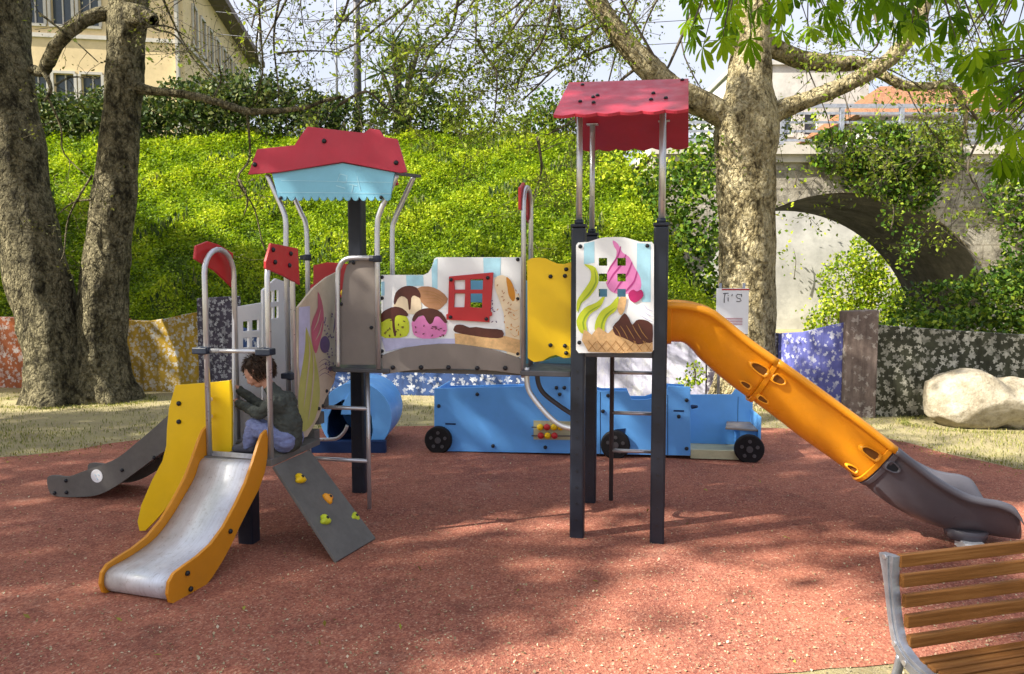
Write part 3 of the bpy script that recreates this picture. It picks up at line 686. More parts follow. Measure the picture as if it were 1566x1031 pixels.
# --- horse chestnut sprays hanging in from above
rng = np.random.default_rng(31)
def chestnut():
    t = empty('chestnut_tree', (4.4, 2.6, 0)); tag(t, 'horse chestnut whose big fresh green leaves hang in over the tube slide', 'tree'); base = np.array([4.4, 2.6, 0])
    mb = MB(); pts = spline([(0, 0, -.1), (.05, 0, 1.5), (-.05, .05, 3.2), (0, .1, 5)], 6); mb.tube(pts, list(np.linspace(.24, .12, len(pts))), 14)
    spots = []
    def reg(n, x0, x1, y0, y1, Y0, Y1):
        for _ in range(n): spots.append((rng.uniform(x0, x1), y0+(y1-y0)*rng.uniform(0, 1)**1.25, rng.uniform(Y0, Y1)))
    reg(42, 1045, 1200, -60, 60, 4.0, 5.2); reg(54, 1180, 1400, -60, 50, 4.0, 5.4); reg(46, 1380, 1566, -60, 80, 4.2, 5.6)
    reg(56, 1500, 1640, 100, 220, 4.4, 5.6); reg(14, 1515, 1640, 200, 270, 4.6, 5.6); reg(10, 1460, 1566, 60, 110, 4.6, 5.8); reg(40, 1560, 1800, -80, 260, 4, 5.5)
    spots += [(1075, 72, 4.5), (1110, 60, 4.6), (1060, 40, 4.4), (1290, 38, 4.6), (1262, 10, 4.4), (1385, 40, 4.8), (1530, 250, 5.0), (1555, 258, 5.0), (1140, 5, 4.2), (1355, 0, 4.2)]
    V = []; F = []; rv = []; ends = []
    for px, py, Yd in spots:
        c = P(px, py, Yd) - base; ends.append(c)
        size = rng.uniform(.11, .175); ax = np.array([rng.uniform(-.5, .5), rng.uniform(-.6, .2), -rng.uniform(.35, 1.0)]); ax /= np.linalg.norm(ax)
        s1 = np.cross(ax, rng.normal(size=3)); s1 /= np.linalg.norm(s1); nrm = np.cross(s1, ax); base_r = rng.uniform(0, 1)
        for k, an in enumerate((-96, -62, -30, 0, 30, 62, 96)):
            a = R(an + rng.uniform(-6, 6)); L = size*(1-.0045*abs(an)); d = ax*math.cos(a)+s1*math.sin(a); d = d + np.array([0, 0, -.25]) + nrm*rng.uniform(-.15, .15); d /= np.linalg.norm(d)
            w = np.cross(nrm, d); w /= np.linalg.norm(w); q = np.cross(d, w)
            prof = ((.0, .012), (.3, .055), (.62, .125), (.82, .115), (1.0, .0))
            o = len(V)
            for tt, ww in prof:
                m_ = c + d*L*tt - q*L*.10*math.sin(tt*3.1) + np.array([0, 0, -.10*L*tt*tt])
                V.extend([m_ + w*L*ww - q*L*ww*.35*-1, m_, m_ - w*L*ww + q*L*ww*.35])
            for j in range(4):
                i0 = o+3*j; F.extend([(i0, i0+1, i0+4, i0+3), (i0+1, i0+2, i0+5, i0+4)])
            rv.extend([min(1, max(0, base_r+rng.normal(0, .1)))]*8)
    lm = MB().add(V, F, 0, False); o = lm.build('crown', M['leaf_chestnut'], t, fix=False)
    at = o.data.attributes.new('rnd', 'FLOAT', 'FACE'); at.data.foreach_set('value', np.array(rv, np.float32))
    hub = [P(1150, -140, 4.8)-base, P(1380, -160, 4.9)-base, P(1600, -60, 5.2)-base, P(1660, 130, 5.2)-base]
    for h in hub: mb.tube(spline([(0, .08, 3.6), (h[0]*.5, h[1]*.5, h[2]+.5), h], 5), list(np.linspace(.07, .025, 11)), 8)
    for e in ends:
        h = min(hub, key=lambda q: np.linalg.norm(q-e)); mid = (h+e)/2+np.array([0, 0, .12])
        mb.tube(spline([h, mid, e], 4), list(np.linspace(.012, .0025, 9)), 4)
    mb.build('trunk', M['twig'], t)
chestnut()

# --- stone bridge with its arch
BY, BD = 17.0, 4.0
top = P(1300, 238, BY)[2]
ax_, az_, ar_ = 7.6, -.14, 3.84
arc = [(ax_ - ar_*math.cos(a), BY, az_ + ar_*math.sin(a)) for a in np.linspace(R(2.2), R(177.8), 48)]
bridge = empty('stone_bridge', (ax_, BY, 0)); tag(bridge, 'weathered pale stone road bridge with one round arch and railing', 'bridge')
off = (-ax_, -BY, 0)
def sh(mb): mb.v = [(a+off[0], b+off[1], c+off[2]) for a, b, c in mb.v]; return mb
mb = MB(); mb.slab([(3.2, BY, 0), *arc, (32, BY, 0), (32, BY, top), (3.2, BY, top)], [], (0, BD, 0)); sh(mb).build('masonry', M['bridge_stone'], bridge)
mb = MB(); outer = [(ax_-(ar_+.42)*math.cos(a), BY-.035, az_+(ar_+.42)*math.sin(a)) for a in np.linspace(R(3), R(177), 48)]
inner = [(ax_-(ar_+.004)*math.cos(a), BY-.035, az_+(ar_+.004)*math.sin(a)) for a in np.linspace(R(177), R(3), 48)]
mb.slab(outer+inner, [], (0, .034, 0)); sh(mb).build('arch_ring', M['bridge_stone'], bridge)
mb = MB(); mb.box(3.1, 32, BY-.22, BY+BD+.22, top, top+.20); mb.box(3.15, 32, BY-.10, BY-.002, top-.16, top-.001); sh(mb).build('cornice', M['stone_trim'], bridge)
mb = MB(); zt = top+.20
for z in (.14, .34, .54, .74): mb.beam((3.2, BY, zt+z), (32, BY, zt+z), .045, .05)
mb.beam((3.2, BY, zt+.9), (32, BY, zt+.9), .10, .08)
for x in np.arange(3.4, 32, 1.35): mb.box(x-.045, x+.045, BY-.045, BY+.045, zt, zt+.86)
sh(mb).build('railing', M['iron'], bridge)
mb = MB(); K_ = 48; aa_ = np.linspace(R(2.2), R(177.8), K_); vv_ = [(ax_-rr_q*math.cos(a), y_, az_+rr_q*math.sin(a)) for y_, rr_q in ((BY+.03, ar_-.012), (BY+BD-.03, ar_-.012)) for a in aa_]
mb.add(vv_, [(k, k+1, K_+k+1, K_+k) for k in range(K_-1)], 0, True); sh(mb); mb.build('vault_shade_sheet', M['shade_dark_stone'], bridge)  # added sheet below the arch masonry, its dark colour painting in the shade
# sunlit retaining wall beyond the arch
mb = MB(); mb.box(2.2, 34, 27.0, 27.55, -.1, 4.75); mb.box(2.2, 34, 26.9, 27.6, 4.751, 5.0)
tag(mb.build('retaining_wall', M['plaster_white'], loc=(8, 27, 0)), 'sunlit whitish retaining wall seen through the bridge arch', 'wall')

# --- creepers and shrubs
def greens(name, label, cat, blobs, per, size, mat, seed, width=.7, stems=True, kind=None, group=None, up=.5):
    rng = np.random.default_rng(seed); lo = np.mean([b[0] for b in blobs], 0)
    base = np.array([lo[0], lo[1], max(0, float(hgt(lo[0], lo[1])))])
    pts = cloud(rng, blobs, per); e = empty(name, base); tag(e, label, cat, group, kind)
    leaf_mesh('leaves', pts-base, size*.85, mat, e, seed, width, up)
    mb = MB(); c = np.array(blobs[0][0])-base; r = np.array(blobs[0][1])
    mb.tube(spline([c+(0, .3*r[1], -.8*r[2]), c+(.1*r[0], 0, 0), c+(-.1*r[0], 0, .6*r[2])], 3), list(np.linspace(.02, .006, 7)), 6)
    mb.build('stem', M['twig'], e); return e
def B(px, py, Y, rx, ry, rz): return (P(px, py, Y), (rx, ry, rz))
greens('ivy', 'dense green ivy mound spilling over the bridge parapet above the arch', 'ivy', [B(1290, 235, 16.8, .75, .3, .5), B(1340, 225, 16.75, .8, .35, .65), B(1390, 232, 16.7, .8, .35, .65), B(1435, 240, 16.75, .6, .3, .5), B(1350, 275, 16.8, .9, .25, .45), B(1400, 290, 16.8, .6, .25, .5), B(1270, 215, 16.9, .4, .25, .25), B(1450, 210, 16.9, .35, .25, .3)], 2000, .13, M['leaf_ivy'], 51)
greens('hanging_creeper', 'thin green creeper trailing from the ivy down across the dark arch', 'creeper', [B(1365, 325, 16.7, .28, .12, .45), B(1395, 365, 16.7, .22, .12, .55), B(1385, 400, 16.7, .15, .1, .4), B(1420, 320, 16.75, .2, .1, .35)], 1300, .10, M['leaf_ivy'], 52)
greens('ivy_bush', 'sunlit ivy bush beyond the arch between the white wall and the dark vault', 'bush', [B(1300, 440, 25.2, 1.1, .6, 1.3), B(1345, 465, 25, 1.1, .6, 1.2), B(1275, 500, 24.6, 1.0, .6, .9), B(1330, 395, 25.6, .7, .5, 1.1), B(1380, 480, 24.5, .7, .5, .9), B(1262, 545, 24, .8, .5, .7), B(1330, 530, 24, 1.2, .5, .8)], 1300, .15, M['leaf_hill'], 53)
greens('wall_vine', 'wispy green vine clinging to the sunlit wall seen through the arch', 'creeper', [B(1215, 400, 26.7, .5, .08, .8), B(1240, 480, 26.7, .6, .08, .6), B(1200, 540, 26.7, .4, .1, .6), B(1250, 350, 26.7, .4, .06, .4)], 120, .14, M['leaf_hill'], 71)
greens('laurel_hedge', 'dark glossy hedge bulging above the mossy blossom wall behind the boulder', 'hedge', [B(1450, 470, 10.6, .8, .5, .42), B(1530, 460, 10.4, .7, .5, .5), B(1500, 500, 9.9, .9, .4, .25), B(1600, 470, 10.3, .8, .5, .5), B(1680, 460, 10.3, .8, .5, .5), B(1570, 420, 10.8, .5, .4, .3), B(1400, 498, 10.0, .5, .3, .18)], 2600, .085, M['leaf_ivy'], 54)
greens('climbing_plant', 'tangle of green climber on the sunny bridge wall at the picture edge', 'creeper', [B(1530, 300, 16.6, .35, .25, .5), B(1555, 370, 16.5, .35, .3, .8), B(1570, 280, 16.6, .4, .3, .6), B(1540, 440, 16.5, .4, .3, .4), B(1610, 340, 16.5, .7, .35, .9)], 1500, .12, M['leaf_ivy'], 55)
greens('wall_creeper', 'sparse creeper hanging on the pale bridge wall beside the plane tree', 'creeper', [B(1215, 270, 16.8, .5, .1, .3), B(1250, 255, 16.8, .4, .1, .25), B(1200, 360, 16.8, .2, .1, .8), B(1240, 180, 17, .6, .2, .3)], 260, .11, M['leaf_hill'], 56)
greens('dark_shrub', 'deep green shrubbery filling the gap between hillside and plane trunk', 'shrub', [B(1050, 420, 13.2, .6, .6, .9), B(1075, 330, 13.5, .5, .5, .8), B(1040, 500, 12.6, .5, .5, .5), B(1075, 480, 12.6, .5, .5, .7), B(1030, 300, 14, .5, .5, .6), B(1080, 250, 14, .5, .5, .5), B(1005, 280, 14.5, .4, .4, .4)], 1500, .115, M['leaf_ivy'], 57)
greens('hill_shrub', 'loose yellow green shrub where the hillside meets the bridge', 'shrub', [B(985, 300, 15, .5, .5, .5), B(960, 255, 16, .7, .5, .4), B(1010, 350, 14.5, .5, .4, .6), B(1000, 420, 14, .4, .4, .5), B(1045, 255, 15, .5, .5, .4)], 900, .12, M['leaf_hill'], 58)
greens('low_plant', 'small leafy yellow green plant at the foot of the plane tree', 'plant', [B(1062, 572, 9.6, .14, .14, .16), B(1050, 585, 9.6, .12, .12, .1)], 3000, .06, M['leaf_hill'], 59)
hb = [(40, 175, 1.1), (85, 185, 1.0), (118, 190, 1.0), (215, 185, 1.0), (255, 168, 1.1), (295, 165, 1.2), (335, 160, 1.2), (372, 152, 1.2), (410, 160, 1.2), (450, 172, 1.1), (485, 185, 1.0), (-20, 170, 1.2), (150, 180, 1.1), (185, 180, 1)]
greens('crest_hedge', 'long dark overgrown hedge along the crest of the hillside below the yellow building', 'hedge', [b for i, (x, y, s) in enumerate(hb) for b in (B(x, y+22, 20.6, .75, .7, .85*s), B(x+12, y-12, 21.2, .6, .6, .6*s))], 900, .15, M['leaf_hedge'], 60)
for k, (lab, bl, mt, sd) in enumerate((
    ('bushy evergreen on the crest just right of the gabled red canopy', [B(600, 190, 20.6, .6, .5, .6), B(635, 185, 20.8, .6, .5, .6), B(670, 190, 20.6, .5, .5, .55), B(565, 170, 21, .5, .4, .6), B(640, 155, 20.9, .6, .5, .6), B(690, 165, 20.9, .5, .5, .5), B(590, 150, 21, .45, .4, .45)], 'leaf_hedge', 61),
    ('round yellow green bush on the crest left of the scalloped red roof', [B(835, 165, 20.5, .45, .45, .55), B(825, 195, 20.4, .5, .5, .4), B(855, 185, 20.5, .35, .4, .5)], 'leaf_ivy', 62),
    ('low bright bush along the crest in the gap between both roofs', [B(710, 205, 20.4, .7, .5, .4), B(760, 212, 20.3, .7, .5, .35), B(690, 180, 20.6, .4, .4, .45), B(735, 190, 20.5, .4, .4, .45), B(790, 198, 20.3, .5, .5, .4)], 'leaf_spring', 63),
    ('pale green bush at the crest behind the gabled red canopy', [B(500, 180, 20.8, .5, .5, .5), B(530, 185, 20.8, .5, .5, .5), B(520, 160, 21, .3, .3, .3)], 'leaf_hedge', 64),
    ('large dim bush on the crest behind the scalloped red roof', [B(900, 190, 20.6, .8, .6, .6), B(950, 195, 20.4, .8, .6, .7), B(1000, 200, 20, .8, .6, .7), B(1050, 205, 19.5, .8, .5, .7)], 'leaf_hedge', 65))):
    greens('crest_bush', lab, 'bush', bl, 1000, .14, M[mt], sd)
# spiky palm on the crest
pb = P(612, 175, 21.5); pb[2] = float(hgt(pb[0], pb[1])); pt = empty('cabbage_palm', pb); tag(pt, 'dark spiky cabbage palm with several heads on the hill crest', 'palm')
rng = np.random.default_rng(66); mb = MB(); lp = []; dr = []
for px, py in ((610, 90), (640, 75), (585, 110), (600, 70), (672, 112), (625, 115), (650, 140)):
    q = P(px, py, 21.5)-pb; mb.tube(spline([(0, 0, -.1), (q[0]*.3, 0, q[2]*.5), q], 5), list(np.linspace(.11, .05, 11)), 8)
    d = rand_dirs(rng, 70); d[:, 2] = np.abs(d[:, 2])*.9-.3; dr.append(d/np.linalg.norm(d, axis=1)[:, None]); lp.append(np.repeat(q[None], 70, 0))
mb.build('trunk', M['twig'], pt); leaf_mesh('crown', np.concatenate(lp), .62, M['leaf_palm'], pt, 67, .085, .3, dirs=np.concatenate(dr))

# --- buildings
def wallpanel(mb, o, du, H, wins, depth, dn, mi=0):
    """a facade with real window openings: o origin, du along vector, wins=(u0,u1,z0,z1)"""
    o = np.array(o, float); L = np.linalg.norm(du); u = np.array(du)/L; q = lambda a, z: tuple(o+u*a+np.array([0, 0, z]))
    mb.slab([q(0, 0), q(L, 0), q(L, H), q(0, H)], [[q(a, c), q(b, c), q(b, d), q(a, d)] for a, b, c, d in wins], tuple(np.array(dn)*depth), mi); return q
C0 = P(281, 60, 35.0); C0[2] = 5.3
bld = empty('yellow_building', C0); tag(bld, 'large pale yellow plastered building above the hillside hedge', 'building')
side = np.array([-.16, 1, 0]); side /= np.linalg.norm(side); fr = np.array([-side[1], side[0], 0])
H = 16.5-C0[2]
wf = [(a, a+.85, z, z+h) for z, h in ((1.2, 1.9), (4.5, 1.35), (8.0, 1.9)) for a in np.arange(3.6, 16, 1.15)]
ws = [(a, a+.75, z, z+h) for z, h in ((1.2, 1.9), (4.2, 2.1), (7.9, 1.8)) for a in np.arange(1.2, 15, 1.6)]
mb = MB(); wallpanel(mb, (0, 0, 0), fr*18, H, wf, .35, side); wallpanel(mb, side*.36, side*15.6, H, ws, .35, fr)
mb.build('wall', M['plaster_yellow'], bld)
mb = MB()
for z in (4.0, 7.5): mb.beam(fr*0-side*.05+np.array([0, 0, z]), fr*18-side*.05+np.array([0, 0, z]), .1, .18)
mb.beam(np.array([0, 0, 0])-side*.06+fr*.25, np.array([0, 0, H])-side*.06+fr*.25, .5, .12, up=fr)
for z in (4.0, 7.5): mb.beam(-fr*.05+side*.3+np.array([0, 0, z]), -fr*.05+side*15.9+np.array([0, 0, z]), .1, .16)
mb.build('trim', M['stone_trim'], bld)
mb = MB(); mb.slab([tuple(-side*.9-fr*.9+np.array([0, 0, H])), tuple(-side*.9+fr*18.5+np.array([0, 0, H])), tuple(side*17+fr*18.5+np.array([0, 0, H])), tuple(side*17-fr*.9+np.array([0, 0, H]))], [], (0, 0, .35)); mb.build('roof', M['eave_dark'], bld)
k = 0
for lst, o_, du, dn in ((wf, np.zeros(3), fr, side), (ws, side*.36, side, fr)):
    for a, b_, c, d in lst:
        if o_ is not None and c < 3: pass
        p = lambda u, z, dd=.2: o_+du*u+dn*dd+np.array([0, 0, z])
        f = MB()
        if abs(dn[1]) > .5: pr = -.05
        else: pr = -.05
        f.beam(p(a-.09, c-.06, pr), p(b_+.09, c-.06, pr), .12, .12); f.beam(p(a-.06, d+.06, pr), p(b_+.06, d+.06, pr), .08, .12)
        f.beam(p(a-.06, c, pr), p(a-.06, d, pr), .08, .12, up=du); f.beam(p(b_+.06, c, pr), p(b_+.06, d, pr), .08, .12, up=du)
        f.beam(p((a+b_)/2, c, .16), p((a+b_)/2, d, .16), .05, .06, up=du)
        w = f.build('window', M['stone_trim'], bld)
        g = MB(); g.slab([tuple(p(a, c)), tuple(p(b_, c)), tuple(p(b_, d)), tuple(p(a, d))], [], tuple(dn*.03)); g.build('pane', M['glass_dark'], w); k += 1
# pale house with tiled roof behind the bridge, white block next to it, and a distant pale block
def house(name, label, px0, px1, ytop, Y, depth, zb, mat, wins=(), roof=None):
    a = P(px0, ytop, Y); b = P(px1, ytop, Y); h = a[2]-zb; e = empty(name, (a[0], Y, zb)); tag(e, label, 'house'); W = b[0]-a[0]
    mb = MB(); wallpanel(mb, (0, 0, 0), (W, 0, 0), h, wins, .3, (0, 1, 0)); mb.box(.001, .3, .301, depth, 0, h-.001); mb.box(W-.3, W-.001, .301, depth, 0, h-.001); mb.box(.301, W-.301, depth-.3, depth-.002, 0, h-.001)
    if roof is None: mb.box(-.15, W+.15, -.15, depth+.15, h+.001, h+.2)
    mb.build('wall', mat, e)
    for (x0, x1, z0, z1) in wins:
        f = MB(); f.box(x0-.08, x1+.08, -.06, -.002, z0-.12, z0-.002); w = f.build('window', M['stone_trim'], e)
        g = MB(); g.box(x0, x1, .15, .18, z0, z1); g.build('pane', M['glass_dark'], w)
    if roof:
        r = MB(); rh = roof; r.add([(-.5, -.6, h), (W+.5, -.6, h), (W+.5, depth+.6, h), (-.5, depth+.6, h), (W*.3, depth/2, h+rh), (W*.72, depth/2, h+rh)], [(0, 1, 5, 4), (1, 2, 5), (2, 3, 4, 5), (3, 0, 4), (3, 2, 1, 0)]); r.build('roof', M['roof_tiles'], e)
        r = MB(); r.box(-.55, W+.55, -.68, -.61, h-.18, h-.02); r.build('gutter', M['eave_dark'], e)
    return e
house('tiled_house', 'pale house with a weathered orange tiled roof beyond the bridge railing', 1325, 1640, 177, 30, 8, 4.4, M['plaster_white'], [(.8, 1.6, .9, 2.2), (3.2, 4.0, .9, 2.2), (5.6, 6.4, .9, 2.2)], 2.2)
house('white_house', 'tall whitish house with small windows beyond the bridge left of the tiled roof', 1130, 1330, 100, 36, 8, 4.4, M['plaster_white'], [(x, x+.6, z, z+1.0) for x in (.8, 2.0, 3.2, 4.4) for z in (.8, 2.6, 4.4)])
# floodlight mast and two thin poles
mp_ = P(548, 190, 22.0); zb = float(hgt(mp_[0], mp_[1])); e = empty('floodlight_mast', (mp_[0], 22, zb)); tag(e, 'tall grey mast with floodlights rising behind the gabled canopy', 'lamp post')
mb = MB(); mb.tube([(0, 0, -.2), (0, 0, 5.6)], [.12, .09], 10); mb.tube([(-.42, 0, 3.80), (.5, 0, 4.25)], .03, 6); mb.build('pole', M['chrome_dark'], e)
for (x, z, w) in ((-.42, 3.76, .40), (.46, 4.30, .42), (.26, 3.45, .24), (-.1, 4.4, .2)):
    mb = MB(); mb.box(x-w/2, x+w/2, -.16, .02, z-.07, z+.07); mb.beam((x, 0, z), (0, 0, z-.05), .03, .03); mb.build('floodlight', M['chrome_dark'], e, bevel=.015)
for px, lab in ((516, 'thin pale pole standing left of the floodlight mast'), (400, 'slim grey pole above the crest hedge near the yellow building')):
    q = P(px, 190, 23.0); zb = float(hgt(q[0], q[1])); mb = MB(); mb.tube([(q[0], 23, zb-.2), (q[0], 23, 13)], [.045, .03], 8)
    mb.box(q[0]-.12, q[0]+.12, 22.9, 23.1, 8.62, 8.66)
    tag(mb.build('utility_pole', M['iron'], loc=(q[0], 23, zb)), lab, 'pole')
for k, (ya, yb) in enumerate(((18, 26), (52, 60))):
    a, b = P(330, ya, 23), P(1120, yb, 23); mb = MB(); mb.tube([a+(b-a)*t+np.array([0, 0, -.35*4*t*(1-t)]) for t in np.linspace(0, 1, 14)], .011, 4)
    tag(mb.build('overhead_wire', M['chrome_dark'], loc=a), 'upper thin black wire crossing the sky behind the branches' if k == 0 else 'lower thin black wire crossing the sky behind the branches', 'wire')

# --- boulder
rng = np.random.default_rng(5); bc = G(1500, 658); mb = MB(); mb.ball((0, 0, 0), 1, 0, 150, 90); V = np.array(mb.v)
def ns(V, f, s):
    r = np.random.default_rng(s); o = 0
    for _ in range(5):
        k = r.normal(size=3)*f; o = o+np.sin(V@k+r.uniform(0, 6))
    return o/5
D = 1+.17*ns(V, 1.5, 3)+.13*ns(V, 3.2, 14)+.075*ns(V, 8, 5)+.04*ns(V, 19, 6)+.018*ns(V, 44, 7)
for k in range(26):                                    # broken facets
    nrm_ = rng.normal(size=3); nrm_ /= np.linalg.norm(nrm_); h_ = rng.uniform(.74, .92); dp = V@nrm_; D = np.where(dp*D > h_, h_/np.maximum(dp, .3)*.75+D*.25, D)
V = V*D[:, None]; V = V*np.array([.76, .50, .39])
V[:, 2] *= 1+.16*np.exp(-((V[:, 0]+.30)/.26)**2)-.20*np.exp(-((V[:, 0]-.12)/.10)**2)-.12*np.clip(V[:, 0]/.8, 0, 1); V[:, 0] -= .02; V += np.array([bc[0]+.22, bc[1]+.32, .25]); mb.v = [tuple(p) for p in V]
tag(mb.build('boulder', M['rock'], loc=(bc[0], bc[1]+.3, 0)), 'large pale sunlit boulder lying before the mossy blossom wall', 'boulder')

# --- litter and grass
rng = np.random.default_rng(8)
n = 6500; q = np.array([G(rng.uniform(-60, 1600), 655+385*rng.uniform(0, 1)**.75) for _ in range(n)]); q[:, 2] = .008
o = leaf_mesh('fallen_petals', q, rng.uniform(.006, .016, n), M['petal'], seed=9, width=.8, up=6); o['kind'] = 'stuff'; tag(o, 'pale petals and bud scales scattered over the rubber paving', 'fallen petals')
n = 60; q = np.array([G(rng.uniform(0, 1500), 690+340*rng.uniform(0, 1)) for _ in range(n)]); q[:, 2] = .012
o = leaf_mesh('fallen_leaves', q, .035, M['dry_leaf'], seed=10, width=.4, up=2); o['kind'] = 'stuff'; tag(o, 'few yellow green and brown leaves lying on the rubber paving', 'fallen leaves')
n = 900; ed = np.array([G(px_, py_+rng.normal(0, 3)) for px_, py_ in zip(np.interp(rng.uniform(0, 13, n), range(14), [e_[0] for e_ in edge[1:15]]), np.zeros(n))]) if False else []
ei = rng.uniform(1, 13, n); ed = np.array([G(np.interp(k, range(len(edge)), [e_[0] for e_ in edge]), np.interp(k, range(len(edge)), [e_[1] for e_ in edge])+abs(rng.normal(0, 7))-3) for k in ei]); ed[:, 2] = .012
o = leaf_mesh('drifted_litter', ed, .028, M['dry_leaf'], seed=13, width=.5, up=3); o['kind'] = 'stuff'; tag(o, 'dry leaf litter drifted along the far edge of the rubber paving', 'leaf litter')
gp = []
for _ in range(42000):
    px, py = rng.uniform(-60, 1640), rng.uniform(600, 722)
    if 1180 > px > 640 and py > 652: continue
    g = G(px, py)
    if inside([tuple(p[:2]) for p in rp], g[:1], g[1:2])[0]: continue
    if rng.uniform() < .5+.5*math.sin(g[0]*2.1)*math.sin(g[1]*3.3+g[0]): gp.append(g)
for cx_, cy_, rx_, ry_, m_ in ((bc[0]+.22, bc[1]+.32, .86, .52, 1500), (G(118, 612)[0], 10.15, 1.05, .65, 1500), (G(1140, 618)[0], 9.9, .68, .6, 900)):
    for _ in range(m_):
        a_ = rng.uniform(0, 6.283); k_ = rng.normal(1.02, .06); gp.append(np.array([cx_+rx_*k_*math.cos(a_), cy_+ry_*k_*math.sin(a_), 0.0]))
gp = np.array(gp); d = np.tile(np.array([0, 0, 1.0]), (len(gp), 1))
o = leaf_mesh('short_grass', gp, .034, M['grass'], seed=12, width=.22, up=.2, dirs=d); o['kind'] = 'stuff'; tag(o, 'thin dry grass growing in the soil round the rubber paving', 'grass')

# ================================================================== THE PLAY EQUIPMENT
F = Frame((.416, 4.62), R(12)); CL = empty('playground_climber', (*F.o[:2], 0), -R(12))
tag(CL, 'large climbing frame with two roofed towers, ice cream panels, metal slide and orange tube slide', 'climbing frame')
_bolt = None
def bolts(parent, pts, axis='v', r=.0125, sign=-1):
    """domed bolt heads, each an object under its panel; pts are local points on the panel face"""
    global _bolt
    if _bolt is None:
        mb = MB(); mb.tube([(0, 0, 0), (0, -.006, 0), (0, -.011, 0), (0, -.0135, 0)], [1.0*.0125, .0125, .009, .003], 12)
        _bolt = mb.build('bolt', M['bolt'], None); me = _bolt.data; bpy.data.objects.remove(_bolt); _bolt = me
    for p in pts:
        o = bpy.data.objects.new('bolt', _bolt); COL.objects.link(o); o.parent = parent; o.location = tuple(p)
        o.scale = (r/.0125,)*3
        o.rotation_euler = (0, 0, 0) if (axis == 'v' and sign < 0) else (0, 0, R(90) if axis == 'u' and sign > 0 else (R(180) if axis == 'v' else -R(90)))
def cut(poly, holes, ax):
    """a painted shape minus the window openings it crosses"""
    def half(p, a, b, keep):
        out = []; sd = lambda q: ((b[0]-a[0])*(q[2]-a[2])-(b[2]-a[2])*(q[0]-a[0]))*keep if ax == 0 else ((b[1]-a[1])*(q[2]-a[2])-(b[2]-a[2])*(q[1]-a[1]))*keep
        for i in range(len(p)):
            P0, P1 = np.array(p[i]), np.array(p[(i+1) % len(p)]); s0, s1 = sd(P0), sd(P1)
            if s0 >= 0: out.append(tuple(P0))
            if (s0 >= 0) != (s1 >= 0): out.append(tuple(P0+(P1-P0)*s0/(s0-s1)))
        return out
    ps = [list(map(tuple, poly))]
    for h in holes:
        nxt = []; k = 0 if ax == 0 else 1; hx = [q[k] for q in h]; hz = [q[2] for q in h]
        area = sum((h[i][k]*h[(i+1) % 4][2]-h[(i+1) % 4][k]*h[i][2]) for i in range(4)); sg = 1 if area > 0 else -1
        for p in ps:
            if max(q[k] for q in p) < min(hx) or min(q[k] for q in p) > max(hx) or max(q[2] for q in p) < min(hz) or min(q[2] for q in p) > max(hz): nxt.append(p); continue
            cur = p
            for i in range(4):
                o = half(cur, h[i], h[(i+1) % 4], -sg)
                if len(o) > 2: nxt.append(o)
                cur = half(cur, h[i], h[(i+1) % 4], sg)
                if len(cur) < 3: break
        ps = nxt
    return ps
def panel(name, px, at, mats, plane='v', thick=.018, holes=(), decals=(), bpx=(), parent=None, smooth=0, br=.0125, side=-1, bev=.0025):
    pr = (F.v if plane == 'v' else F.u); q = [pr(x, y, at) for x, y in px]
    if smooth: q = [tuple(p) for p in spline(q, smooth, True)]
    hq = [[pr(x, y, at) for x, y in h] for h in holes]; mb = MB()
    n = np.array([0, 1, 0]) if plane == 'v' else np.array([1, 0, 0])
    mb.slab(q, hq, tuple(-side*n*thick), 0)
    for i, d in enumerate(decals):
        pts, mi, sm = d[:3]; z = at+side*(.0012+.0005*i); dq = [pr(x, y, z) for x, y in pts]
        if sm: dq = [tuple(p) for p in spline(dq, sm, True)]
        lo_u, hi_u = [f(p[0 if plane == 'v' else 1] for p in q) for f in (min, max)]; lo_z, hi_z = [f(p[2] for p in q) for f in (min, max)]; k_ = 0 if plane == 'v' else 1
        dq = [tuple(min(max(c, lo_u+.006), hi_u-.006) if i_ == k_ else (min(max(c, lo_z+.006), hi_z-.006) if i_ == 2 else c) for i_, c in enumerate(p)) for p in dq]
        for piece in cut(dq, hq, 0 if plane == 'v' else 1): mb.slab(piece, [], tuple(-side*n*.001), mi, back=False)
    o = mb.build(name, mats, parent or CL, bevel=bev)
    bolts(o, [np.array(pr(x, y, at))+side*n*.0 for x, y in bpx], plane, br, side)
    return o
def pipe(name, pts, r=.017, mat='steel', parent=None, n=12):
    mb = MB(); mb.tube(pts, r, n); return mb.build(name, M[mat], parent or CL)
def band(c, w):
    """closed outline of a tapering stroke from centre points (x, y) and widths"""
    c = [np.array(p, float) for p in c]; L = []; Rr = []
    for i, p in enumerate(c):
        d = c[min(i+1, len(c)-1)]-c[max(i-1, 0)]; d /= np.linalg.norm(d); nn = np.array([-d[1], d[0]]); L.append(p+nn*w[i]/2); Rr.append(p-nn*w[i]/2)
    return L + Rr[::-1]
def circle(x, y, r, ry=None, n=12): return [(x+r*math.cos(2*math.pi*k/n), y+(ry or r)*math.sin(2*math.pi*k/n)) for k in range(n)]

